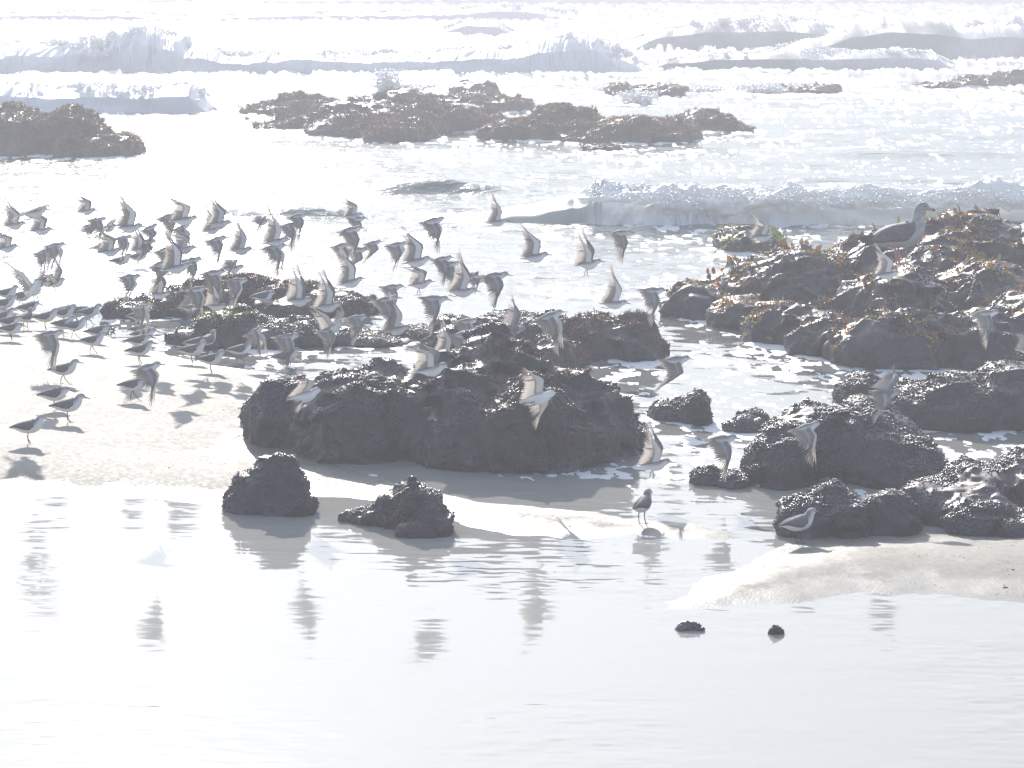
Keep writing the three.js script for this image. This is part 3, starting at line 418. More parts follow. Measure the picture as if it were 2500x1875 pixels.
// bits left by the tide
{
  const g = mergeGeometries(Array.from({ length: 14 }, () => { const q = frondGeo.clone(); q.scale(0.05, rr(0.04, 0.07), 0.05); q.rotateZ(rr(-1.2, 1.2)); q.rotateY(rr(0, 6.28)); q.translate(rr(-0.07, 0.07), 0.004, rr(-0.12, 0.12)); return q; })), p = onGround(255, 800, 0.03);
  const m = mesh('seaweed_clump', g, std({ color: new THREE.Color(0.06, 0.05, 0.025), roughness: 0.4, side: THREE.DoubleSide })); m.position.set(p.x, Math.max(sandH(p.x, p.z), 0), p.z); tag(m, 'small dark clump of seaweed on the wet sand behind the left group of birds', 'seaweed');
  const a = onGround(612, 1073, 0.02), b = onGround(662, 1068, 0.02), s = mesh('stick', new THREE.TubeGeometry(new THREE.CatmullRomCurve3([0, 0.35, 0.7, 1].map((t) => new THREE.Vector3((b.x - a.x) * t, 0.012 * Math.sin(t * 3), (b.z - a.z) * t + 0.02 * Math.sin(t * 5)))), 16, 0.013, 8), std({ color: new THREE.Color(0.06, 0.05, 0.045), roughness: 0.6 }));
  s.position.set(a.x, Math.max(sandH(a.x, a.z), 0) + 0.008, a.z); tag(s, 'short dark stem lying on the sand at the left foot of the big centre rock', 'stick');
}
{
  const pts = []; for (let i = 0; i < 9000 && pts.length < 420; i++) { const v = rr(980, 1560), u = rr(-50, 2600), p = onGround(u, v), h = sandH(p.x, p.z); if (h > 0.004 && fbm2(p.x * 2, p.z * 2, 2, 95) > 0.02) pts.push([p.x, h, p.z, rr(0.0015, 0.0042) * (rnd() < 0.06 ? 2.2 : 1)]); }
  const im = new THREE.InstancedMesh(new THREE.IcosahedronGeometry(1, 0), std({ color: new THREE.Color(0.07, 0.06, 0.05), roughness: 0.7 }), pts.length), m = new THREE.Matrix4(), q = new THREE.Quaternion();
  pts.forEach(([x, y, z, s], i) => im.setMatrixAt(i, m.compose(new THREE.Vector3(x, y, z), q.setFromAxisAngle(new THREE.Vector3(0, 1, 0), rr(0, 6.28)), new THREE.Vector3(s * rr(0.8, 2.4), s * 0.6, s)))); im.name = 'sand_debris'; im.userData.kind = 'stuff'; im.castShadow = im.receiveShadow = true; scene.add(im);
}
// spray thrown up from the crests and reefs
const dropGeo = new THREE.IcosahedronGeometry(1, 1);
const sprayMat = std({ color: new THREE.Color(0.9, 0.9, 0.9), roughness: 0.3, transmission: 0.35, thickness: 0 });
function sprayAt(list) {
  const im = new THREE.InstancedMesh(dropGeo, sprayMat, list.length), m = new THREE.Matrix4(); list.forEach(([x, y, z, s], i) => im.setMatrixAt(i, m.makeScale(s, s, s).setPosition(x, y, z)));
  im.castShadow = im.receiveShadow = true; return im;
}
{
  const all = [];
  const burst = (u, v0, v1, d, n, w, s) => { for (let i = 0; i < n; i++) { const t = Math.pow(rnd(), 1.5), p = atDepth((u + (rnd() + rnd() - 1) * w * (0.4 + t * 0.8)) * K, lerp(v0, v1, t) * K, d + rr(-0.4, 0.4)); all.push([p.x, p.y, p.z, s * rr(0.35, 1) * (1 - 0.5 * t)]); } };
  for (const c of crests) for (let i = 0; i < 4200; i++) { const x = lerp(c.pts[0][0], c.pts[c.pts.length - 1][0], rnd()); let a = 0; while (a < c.pts.length - 2 && c.pts[a + 1][0] < x) a++; const t = (x - c.pts[a][0]) / (c.pts[a + 1][0] - c.pts[a][0]), H = lerp(c.pts[a][1], c.pts[a + 1][1], t), puff = smooth(-0.25, 0.4, fbm2(x * 0.45, c.d, 3, 88)), y = H * (0.93 + (rnd() + rnd() - 0.6) * 0.14 * (0.4 + puff * 1.5)); if (lerp(c.pts[a][2], c.pts[a + 1][2], t) > rr(-0.1, 0.5) && rnd() < 0.35 + puff) all.push([x, y, -c.d + rr(-0.6, 0.35), 0.02 * rr(0.4, 1.3) * c.d / 80]); }
  burst(835, 205, 150, 60, 700, 40, 0.05); burst(870, 200, 182, 60, 500, 70, 0.05); burst(710, 232, 215, 60, 400, 26, 0.05); burst(1330, 205, 188, 68, 300, 60, 0.05);
  burst(1380, 222, 196, 62, 500, 60, 0.05); burst(1650, 200, 178, 66, 500, 90, 0.05); burst(1500, 200, 186, 67, 300, 100, 0.05);
  burst(1920, 425, 378, 32, 160, 9, 0.012); burst(1900, 430, 404, 32, 160, 26, 0.012); burst(1570, 425, 404, 32, 120, 40, 0.012);
  for (let i = 0; i < 1500; i++) { const u = rr(1265, 2330), p = atDepth(u * K, (412 + 9 * n2(u * 0.013, 4, 3) + rr(-7, 26)) * K, 31.6 + rr(-0.35, 0.25)); all.push([p.x, p.y, p.z, rr(0.004, 0.016)]); }
  // clumps of tumbling foam along the crests
  {
    const pg = new THREE.IcosahedronGeometry(1, 3), pp = pg.attributes.position; for (let i = 0; i < pp.count; i++) { const x = pp.getX(i), y = pp.getY(i), z = pp.getZ(i), k = 0.72 + 0.5 * Math.abs(n3(x * 1.7 + 3, y * 1.7, z * 1.7)) + 0.25 * Math.abs(n3(x * 4, y * 4, z * 4)); pp.setXYZ(i, x * k, y * k, z * k); }
    pg.computeVertexNormals(); const list = [];
    for (const c of [...crests, nearCrest]) { const near = c === nearCrest, w = c.pts[c.pts.length - 1][0] - c.pts[0][0]; for (let i = 0; i < w * (near ? 170 : 1700 / c.d); i++) {
      const x = c.pts[0][0] + w * rnd(); let a = 0; while (a < c.pts.length - 2 && c.pts[a + 1][0] < x) a++;
      const t = (x - c.pts[a][0]) / (c.pts[a + 1][0] - c.pts[a][0]), H = lerp(c.pts[a][1], c.pts[a + 1][1], t), white = lerp(c.pts[a][2], c.pts[a + 1][2], t), dens = fbm2(x * (near ? 2.2 : 0.7), c.d, 3, 89); if (white + dens < rr(0.15, 0.7)) continue;
      const drop = rnd() ** 1.6 * (near ? 0.45 : 0.42), s = H * (near ? rr(0.05, 0.15) : rr(0.06, 0.2)) * (1 - 0.5 * drop);
      list.push([x, H * (1 - drop) + s * rr(-0.6, 0.25), -c.d + (near ? 0.35 : 1.3) * drop * 1.6 + rr(-0.3, 0.1) * (near ? 0.5 : 1), s]);
    } }
    const im = new THREE.InstancedMesh(pg, puffMat, list.length), m = new THREE.Matrix4(), q = new THREE.Quaternion(), e = new THREE.Euler(); list.forEach(([x, y, z, s], i) => im.setMatrixAt(i, m.compose(new THREE.Vector3(x, y, z), q.setFromEuler(e.set(rr(0, 6), rr(0, 6), rr(0, 6))), new THREE.Vector3(s * rr(1, 1.7), s * rr(0.7, 1), s)))); im.name = 'tumbling_foam'; im.userData.kind = 'stuff'; im.castShadow = im.receiveShadow = true; scene.add(im);
  }
  const im = sprayAt(all); im.name = 'spray'; im.userData.kind = 'stuff'; scene.add(im);
}
// tumbling white crest of the near wave
{
  const pts = []; for (let u = 1262; u <= 2420; u += 1158 / 420) pts.push(u);
  const m = 26, P = [], I = [];
  pts.forEach((u, i) => { for (let j = 0; j <= m; j++) {
    const s = j / m, end = smooth(0, 0.14, i / 420), base = atDepth(u * K, (420 + 6 * n2(u * 0.008, 1, 2)) * K, 31.75), ang = lerp(-0.35, 1.25, s) * Math.PI, R = (0.1 + 0.035 * n2(u * 0.02, 2, 5)) * (0.08 + 0.92 * end);
    const x = base.x - (1 - end) * 0.1, b = fbm3(x * 4.5, Math.cos(ang) * 1.3, Math.sin(ang) * 1.3, 4), c = 1 - Math.abs(n3(x * 11, Math.cos(ang) * 2.4, Math.sin(ang) * 2.4)), rad = R * (1 + 0.9 * b + 0.35 * (c - 0.5));
    P.push(x, base.y - 0.06 + Math.sin(ang) * rad * 1.1, base.z + Math.cos(ang) * rad * 1.25);
  } });
  for (let i = 0; i < pts.length - 1; i++) for (let j = 0; j < m; j++) { const a = i * (m + 1) + j, b = a + m + 1; I.push(a, a + 1, b, b, a + 1, b + 1); }
  const w = mesh('breaking_wave', geometry(P, I), puffMat); tag(w, 'tumbling white crest of the nearest wave behind the gull rock', null, null, 'structure');
}
// ---------- shorebirds ----------
function loft(sec, seg, color) {                                 // sec: [x, y, half width, half height]; rings across the line through the centres
  const P = [], C = [], I = [], n = sec.length;
  sec.forEach((s, i) => {
    const a = sec[Math.max(0, i - 1)], b = sec[Math.min(n - 1, i + 1)], tx = b[0] - a[0], ty = b[1] - a[1], l = Math.hypot(tx, ty) || 1, nx = -ty / l, ny = tx / l;
    for (let k = 0; k < seg; k++) { const t = k / seg * 2 * Math.PI, c = Math.cos(t), z = Math.sin(t); P.push(s[0] + nx * s[3] * c, s[1] + ny * s[3] * c, s[2] * z); C.push(...color(c, i / (n - 1), z)); }
  });
  for (let i = 0; i < n - 1; i++) for (let k = 0; k < seg; k++) { const a = i * seg + k, b = i * seg + (k + 1) % seg; I.push(a, a + seg, b, b, a + seg, b + seg); }
  for (const i of [0, n - 1]) { const at = P.length / 3; P.push(sec[i][0] + (i ? 0.2 : -0.2) * sec[i][3], sec[i][1], 0); C.push(...color(0, i / (n - 1), 0)); for (let k = 0; k < seg; k++) i ? I.push(i * seg + k, at, i * seg + (k + 1) % seg) : I.push(i * seg + (k + 1) % seg, at, i * seg + k); }
  return geometry(P, I, C);
}
function refine(sec, m) {                                        // a smooth line through the sections
  const out = [], n = sec.length;
  for (let i = 0; i < n - 1; i++) for (let q = 0; q < m; q++) { const t = q / m, p = [sec[Math.max(0, i - 1)], sec[i], sec[i + 1], sec[Math.min(n - 1, i + 2)]]; out.push([0, 1, 2, 3].map((c) => { const [a, b, d, e] = p.map((v) => v[c]); const v = 0.5 * (2 * b + (d - a) * t + (2 * a - 5 * b + 4 * d - e) * t * t + (3 * b - 3 * d + e - a) * t * t * t); return c > 1 ? Math.max(0.0008, v) : v; })); }
  out.push(sec[n - 1]); return out;
}
function tubeAlong(pts, r0, r1, seg = 6) {
  const P = [], I = [], n = pts.length, v = new THREE.Vector3(), t = new THREE.Vector3(), a = new THREE.Vector3(), b = new THREE.Vector3();
  for (let i = 0; i < n; i++) { t.set(...pts[Math.min(n - 1, i + 1)]).sub(v.set(...pts[Math.max(0, i - 1)])).normalize(); a.set(Math.abs(t.z) < 0.9 ? 0 : 1, 0, Math.abs(t.z) < 0.9 ? 1 : 0).cross(t).normalize(); b.crossVectors(t, a); const r = lerp(r0, r1, i / (n - 1)); for (let k = 0; k < seg; k++) { const q = k / seg * 6.2832; P.push(pts[i][0] + r * (a.x * Math.cos(q) + b.x * Math.sin(q)), pts[i][1] + r * (a.y * Math.cos(q) + b.y * Math.sin(q)), pts[i][2] + r * (a.z * Math.cos(q) + b.z * Math.sin(q))); } }
  for (let i = 0; i < n - 1; i++) for (let k = 0; k < seg; k++) { const x = i * seg + k, y = i * seg + (k + 1) % seg; I.push(x, y, x + seg, y, y + seg, x + seg); }
  return geometry(P, I);
}
const plumeMat = std({ color: 0xffffff, vertexColors: true, roughness: 0.75, sheen: 0.4, sheenRoughness: 0.5, sheenColor: new THREE.Color(0.7, 0.7, 0.7) });
const featherMat = std({ color: 0xffffff, vertexColors: true, roughness: 1, transmission: 0.62, thickness: 0, specularIntensity: 0.3, side: THREE.DoubleSide });
const billMat = std({ color: new THREE.Color(0.02, 0.02, 0.022), roughness: 0.4 });
const eyeMat = std({ color: new THREE.Color(0.008, 0.007, 0.007), roughness: 0.08 });
const legMat = std({ color: new THREE.Color(0.03, 0.03, 0.032), roughness: 0.55 });
const coat = (shade = 1) => (c, t) => {                          // grey above, white below, paler head
  const top = smooth(-0.05, 0.5, c), head = smooth(0.62, 0.74, t), k = shade * (0.9 + 0.25 * n2(t * 40, c * 9, 71));
  const g = lerp(0.2, 0.32, head) * k, w = 0.74;
  return [lerp(w, g, top), lerp(w, g * 0.97, top), lerp(w * 0.98, g * 0.95, top)];
};
const flightSec = [[-0.1, 0.0005, 0.008, 0.0022], [-0.082, 0.001, 0.011, 0.0042], [-0.064, 0.001, 0.0135, 0.0085], [-0.045, 0, 0.0195, 0.0165], [-0.022, -0.003, 0.0275, 0.0265], [0.006, -0.004, 0.032, 0.0325], [0.028, -0.001, 0.029, 0.0285], [0.045, 0.005, 0.0205, 0.0205], [0.057, 0.0105, 0.018, 0.0188], [0.07, 0.0125, 0.0165, 0.0175], [0.08, 0.0105, 0.0105, 0.0115], [0.0865, 0.008, 0.0048, 0.005]];
const standSec = [[-0.098, -0.002, 0.005, 0.003], [-0.08, 0, 0.013, 0.008], [-0.055, 0.001, 0.023, 0.0195], [-0.025, 0, 0.031, 0.030], [0.006, 0.003, 0.034, 0.0345], [0.031, 0.011, 0.031, 0.0325], [0.046, 0.024, 0.024, 0.025], [0.054, 0.037, 0.0185, 0.020], [0.063, 0.047, 0.0175, 0.0185], [0.074, 0.049, 0.0135, 0.0145], [0.082, 0.046, 0.007, 0.0075], [0.0845, 0.045, 0.004, 0.004]];
const restSec = standSec.map(([x, y, w, h], i) => [x - (i > 5 ? 0.008 : 0), y - (i > 5 ? 0.007 * Math.min(3, i - 5) : 0), w * (i > 6 ? 1 : 1.04), h * 1.05]);
const bodies = { fly: loft(refine(flightSec.map((s) => [s[0], s[1], s[2] * 1.04, s[3] * 1.02]), 3), 14, coat()), stand: loft(refine(standSec, 3), 14, coat()), rest: loft(refine(restSec, 3), 14, coat()) };
function beak(x, y, dip) { const g = loft(refine([[x - 0.003, y, 0.0042, 0.0044], [x + 0.01, y - 0.01 * dip, 0.0031, 0.0033], [x + 0.02, y - 0.02 * dip, 0.0022, 0.0024], [x + 0.031, y - 0.033 * dip, 0.0011, 0.0012]], 2), 8, () => [1, 1, 1]); g.deleteAttribute('color'); return g; }
const bills = { fly: beak(0.0858, 0.008, 0.24), stand: beak(0.084, 0.045, 0.3), rest: beak(0.076, 0.026, 0.45) };
const eyeGeo = new THREE.SphereGeometry(0.0029, 10, 8);
const eyeAt = { fly: [0.0705, 0.0165, 0.0155], stand: [0.070, 0.0515, 0.0148], rest: [0.0625, 0.0335, 0.0155] };
// an open wing: flat plan bent along its span
function openWing({ up = 60, bend = 0, sweep = 0.3, twist = 0, spread = 1, droop = 0.003 }) {
  const T = [[0, 0]]; const G = 1.24, ds = 0.004, ang = (s) => (up + bend * smooth(0.035, 0.115, s)) * Math.PI / 180;
  for (let i = 1; i < 70; i++) { const a = ang((i - 0.5) * ds); T.push([T[i - 1][0] + Math.cos(a) * ds, T[i - 1][1] + Math.sin(a) * ds]); }
  const LE = (s) => (s < 0.07 ? lerp(0.026, 0.043, smooth(0, 0.07, s)) : 0.043 - (s - 0.07) * (0.28 + 0.8 * sweep) - (s - 0.07) * (s - 0.07) * 2.2);
  const map = (x, s, n) => {
    const i = clamp(s / ds, 0, 68), k = Math.floor(i), f = i - k, z = lerp(T[k][0], T[k + 1][0], f), y = lerp(T[k][1], T[k + 1][1], f), a = ang(s), w = twist * Math.PI / 180 * s / 0.17, lead = LE(Math.min(s, 0.17)), q = x - lead;
    const X = lead + q * Math.cos(w), N = n - q * Math.sin(w);
    return [0.012 + (X - 0.012) * G, 0.012 + (y + Math.cos(a) * N) * G, 0.015 + (z - Math.sin(a) * N) * G];
  };
  const P = [], C = [], I = [], sN = 16, ring = [[0, 0.1], [0.12, 0.85], [0.4, 1], [0.75, 0.6], [1, 0.06], [0.75, -0.35], [0.4, -0.6], [0.12, -0.55]];
  for (let i = 0; i <= sN; i++) { const s = -0.012 + 0.145 * i / sN, ch = s < 0.075 ? 0.038 : lerp(0.034, 0.006, (s - 0.075) / 0.06), th = s < 0.08 ? 0.0042 : lerp(0.004, 0.001, (s - 0.08) / 0.055);
    for (const [c, h] of ring) { P.push(...map(LE(Math.max(0, s)) - c * ch, s, h * th)); const top = h > 0 || c < 0.08; const k = 0.9 + 0.3 * n2(s * 300, c * 12, 73), m = c > 0.7 && s < 0.1 ? 0.32 : 0.19 * k; C.push(...(top ? [m, m * 0.96, m * 0.93] : [0.7, 0.68, 0.66])); } }
  for (let i = 0; i < sN; i++) for (let k = 0; k < 8; k++) { const a = i * 8 + k, b = i * 8 + (k + 1) % 8; I.push(a, b, a + 8, b, b + 8, a + 8); }
  const arm = geometry(P, I, C);
  const fp = [], fc = [], fi = [];
  const feather = (s0, x0, th, len, w, lay, dark) => {
    const dx = -Math.cos(th), dsn = Math.sin(th), px = -dsn, ps = -dx * 0 + Math.cos(th), st = 6, at = fp.length / 3;
    for (let i = 0; i <= st; i++) { const t = i / st, ww = w * Math.sqrt(Math.max(0, Math.sin(Math.PI * (0.22 + 0.76 * t)))) * (t > 0.97 ? 0.25 : 1), x = x0 + dx * len * t, s = s0 + dsn * len * t;
      for (const e of [-1, -0.12, 0.12, 1]) { fp.push(...map(x + px * ww * e * (e > 0 ? 0.85 : 1), s + ps * ww * e * (e > 0 ? 0.85 : 1), lay + 0.0006 * (1 - Math.abs(e)) - droop * t * t + 0.0005 * e)); const shaft = Math.abs(e) < 0.5, bar = 1 - smooth(0.12, 0.3, t), k = shaft ? 0.3 : lerp(dark, 0.62, bar * 0.8) * (e < 0 ? 1 : 0.7); fc.push(k * 1.04, k * 0.96, k * 0.89); } }
    for (let i = 0; i < st; i++) for (let k = 0; k < 3; k++) { const a = at + i * 4 + k; fi.push(a, a + 1, a + 4, a + 1, a + 5, a + 4); }
  };
  for (let i = 0; i < 13; i++) { const s = -0.012 + 0.0074 * i; feather(s, LE(Math.max(0, s)) - 0.022, lerp(-0.1, 0.3, i / 12), lerp(0.084, 0.062, smooth(0, 10, i)), 0.0062, -0.0005 * (i % 2), 0.5); }
  for (let j = 0; j < 10; j++) { const s = 0.081 + 0.0042 * j, th = (0.2 + (j / 9) * (1.14 - 0.36 * sweep)) * spread + (1 - spread) * 0.5; feather(s, LE(s) - 0.012 + 0.0006 * j, th, 0.058 + 0.0034 * j, 0.0056 - 0.00018 * j, 0.0004 * (j % 2) + 0.0002 * j, 0.42 - 0.02 * j); }
  return [arm, geometry(fp, fi, fc)];
}
function mirrored(g) { const m = g.clone(); m.scale(1, 1, -1); const a = Array.from(m.index.array); for (let i = 0; i < a.length; i += 3) { const t = a[i + 1]; a[i + 1] = a[i + 2]; a[i + 2] = t; } m.setIndex(a); m.computeVertexNormals(); return m; }
function fan(spread) {                                           // tail of overlapping feathers, root at the origin, pointing back
  const P = [], C = [], I = [];
  for (let j = 0; j < 9; j++) { const a = (j - 4) / 4 * spread, at = P.length / 3, mid = Math.abs(j - 4) < 2; for (let i = 0; i <= 4; i++) { const t = i / 4, len = 0.046 - 0.004 * Math.abs(j - 4) * 0.5, w = 0.0045 * (0.5 + t * 0.7) * (t > 0.95 ? 0.5 : 1); for (const e of [-1, 0, 1]) { P.push(-Math.cos(a) * len * t - Math.sin(a) * e * w * 0.3, 0.0005 * (j % 2) + 0.0008 * (1 - Math.abs(e)) - 0.0006 * Math.abs(j - 4), Math.sin(a) * len * t + e * w); const k = mid ? 0.14 : 0.6; C.push(k, k * 0.96, k * 0.92); } } for (let i = 0; i < 4; i++) for (let k = 0; k < 2; k++) { const q = at + i * 3 + k; I.push(q, q + 1, q + 3, q + 1, q + 4, q + 3); } }
  const g = geometry(P, I, C); g.scale(1.1, 1, 1); g.translate(-0.058, 0.0045, 0); return g;
}
const tails = { fly: fan(0.28), wide: fan(0.6) };
function foldedWing(sec, lift) {                                 // closed wing lying on the flank, from the shoulder back past the rump
  const S = refine(sec, 3).filter((s) => s[0] < 0.036), n = S.length, P = [], C = [], I = [], m = 9;
  S.forEach((s, i) => {
    const t = i / (n - 1), a0 = lerp(0.1, 0.32, t), a1 = lerp(1.25, 1.95, smooth(0, 0.8, t)), o = 0.0026 * Math.sin(Math.PI * clamp(0.08 + t * 0.9)) + 0.0012;
    for (let k = 0; k <= m; k++) { const e = k / m, a = lerp(a0, a1, e), edge = Math.sin(Math.PI * e); P.push(s[0] - 0.004, s[1] + (s[3] + o * edge + lift) * Math.cos(a), (s[2] + o * edge) * Math.sin(a)); const st = 0.8 + 0.35 * n2(i * 2.1, k * 1.9, 75), d = lerp(0.07, 0.2, smooth(0.1, 0.55, t)) * (0.6 + 0.5 * (1 - e)) * st; C.push(d, d * 0.96, d * 0.93); }
  });
  for (let i = 0; i < n - 1; i++) for (let k = 0; k < m; k++) { const a = i * (m + 1) + k, b = a + m + 1; I.push(a, b, a + 1, b, b + 1, a + 1); }
  const at = P.length / 3; void at; return geometry(P, I, C);
}
function legGeo(hip, knee, ankle, toes, turn = 0) {              // [thin leg, foot]
  const leg = mergeGeometries([tubeAlong([hip, knee], 0.003, 0.0021), tubeAlong([knee, ankle], 0.0022, 0.0019)]);
  const ft = [-0.45, 0, 0.45].map((a) => tubeAlong([ankle, [ankle[0] + toes * Math.cos(a + turn) * 0.6, ankle[1] + 0.0008, ankle[2] + toes * Math.sin(a + turn) * 0.6], [ankle[0] + toes * Math.cos(a + turn), ankle[1] + (toes < 0.014 ? -0.004 : 0), ankle[2] + toes * Math.sin(a + turn)]], 0.0015, 0.0008, 5));
  return [leg, mergeGeometries(ft)];
}
function bird(pose) {
  const g = new THREE.Group(), b = pose.body;
  const add = (name, geo, mat, parent = g) => mesh(name, geo, mat, parent);
  const H = pose.height || 0, body = new THREE.Object3D(); void body;
  const lift = (o) => { o.position.y += H; return o; };
  lift(add('body', bodies[b], plumeMat)); lift(add('bill', bills[b], billMat));
  for (const s of [1, -1]) { const e = add('eye', eyeGeo, eyeMat); const p = eyeAt[b]; e.position.set(p[0], p[1] + H, p[2] * s); }
  if (pose.wings) {
    lift(add('tail', tails[pose.tail || 'fly'], plumeMat));
    pose.wings.forEach((w, i) => { const [arm, fe] = openWing(w), A = i ? mirrored(arm) : arm, F = i ? mirrored(fe) : fe, wing = lift(add('wing', A, plumeMat)); mesh('flight_feathers', F, featherMat, wing); });
  } else for (const s of [0, 1]) { const w = foldedWing(b === 'rest' ? restSec : standSec, 0.0006); lift(add('wing', s ? mirrored(w) : w, plumeMat)); }
  (pose.legs || []).forEach(([h, k, a, toes, turn], i) => { const [l, f] = legGeo(h, k, a, toes, turn), leg = add('leg', l, legMat); mesh('foot', f, legMat, leg); void i; });
  return g;
}
const stride = (f, r) => [[[-0.004, 0.062, 0.013], [-0.004 + f * 0.4 - 0.006, 0.036, 0.013], [f, 0.002, 0.013], 0.017, 0], [[-0.004, 0.062, -0.013], [-0.004 + r * 0.4 - 0.006, 0.036, -0.013], [r, 0.002, -0.013], 0.017, 0]];
const trail = [[[-0.02, -0.022, 0.01], [-0.045, -0.03, 0.01], [-0.075, -0.022, 0.01], 0.012, Math.PI], [[-0.02, -0.022, -0.01], [-0.042, -0.032, -0.01], [-0.07, -0.026, -0.01], 0.012, Math.PI]];
const dangle = [[[-0.015, -0.024, 0.01], [-0.028, -0.045, 0.01], [-0.036, -0.072, 0.01], 0.013, 2.6], [[-0.012, -0.024, -0.01], [-0.016, -0.047, -0.01], [-0.014, -0.074, -0.01], 0.013, 2.2]];
const both = (a, b) => ({ wings: [a, b || a] });
const poses = {
  stand: { body: 'stand', height: 0.086, legs: stride(0.008, -0.004) },
  walk: { body: 'stand', height: 0.085, legs: stride(0.03, -0.026) },
  run: { body: 'rest', height: 0.084, legs: stride(0.036, -0.03) },
  crouch: { body: 'rest', height: 0.078, legs: stride(0.004, -0.002) },
  up: { body: 'fly', ...both({ up: 78, bend: 6, sweep: 0.25, twist: -6 }), legs: trail },
  upBack: { body: 'fly', ...both({ up: 72, bend: 14, sweep: 0.75, twist: 8 }), legs: trail },
  upWide: { body: 'fly', ...both({ up: 62, bend: 20, sweep: 0.15, twist: -10 }), legs: dangle, tail: 'wide' },
  bent: { body: 'fly', ...both({ up: 66, bend: -18, sweep: 1.25, twist: 22, spread: 0.8 }), legs: dangle },
  vee: { body: 'fly', ...both({ up: 48, bend: 14, sweep: 0.3, twist: 6 }), legs: dangle, tail: 'wide' },
  down: { body: 'fly', ...both({ up: -46, bend: -36, sweep: 0.2, twist: -6 }), legs: trail },
  downBack: { body: 'fly', ...both({ up: -44, bend: -44, sweep: 0.45, twist: -10 }), legs: trail },
  downFwd: { body: 'fly', ...both({ up: -50, bend: -36, sweep: -0.12, twist: 2 }), legs: trail },
  hang: { body: 'fly', ...both({ up: -58, bend: -26, sweep: 0.05, twist: 10, spread: 1.15 }), legs: dangle },
  shrug: { body: 'fly', ...both({ up: 34, bend: -118, sweep: 0.2, twist: 14, spread: 0.8 }), legs: dangle },
  glide: { body: 'fly', ...both({ up: 12, bend: -22, sweep: 0.3, twist: 0 }), legs: trail },
  tuck: { body: 'fly', ...both({ up: -62, bend: -30, sweep: 1.5, twist: 10, spread: 0.6 }), legs: trail },
};
const made = new Map();
function placeBird(o, label, group) {
  let root = made.get(o.pose); if (!root) { root = bird(poses[o.pose]); made.set(o.pose, root); } else root = root.clone();
  root.name = numbered('sandpiper'); scene.add(root); root.rotation.order = 'YXZ'; root.scale.setScalar(o.size || 1);
  root.rotation.set((o.roll || 0) * Math.PI / 180, (o.yaw || 0) * Math.PI / 180, (o.pitch || 0) * Math.PI / 180); root.position.copy(o.at);
  if (poses[o.pose].wings) { let s = 1; for (const w of root.children) if (w.name === 'wing') { w.rotation.set(-s * rr(-0.2, 0.16), s * rr(-0.16, 0.16), 0); s = -1; } }
  tag(root, label, 'bird', group); return root;
}
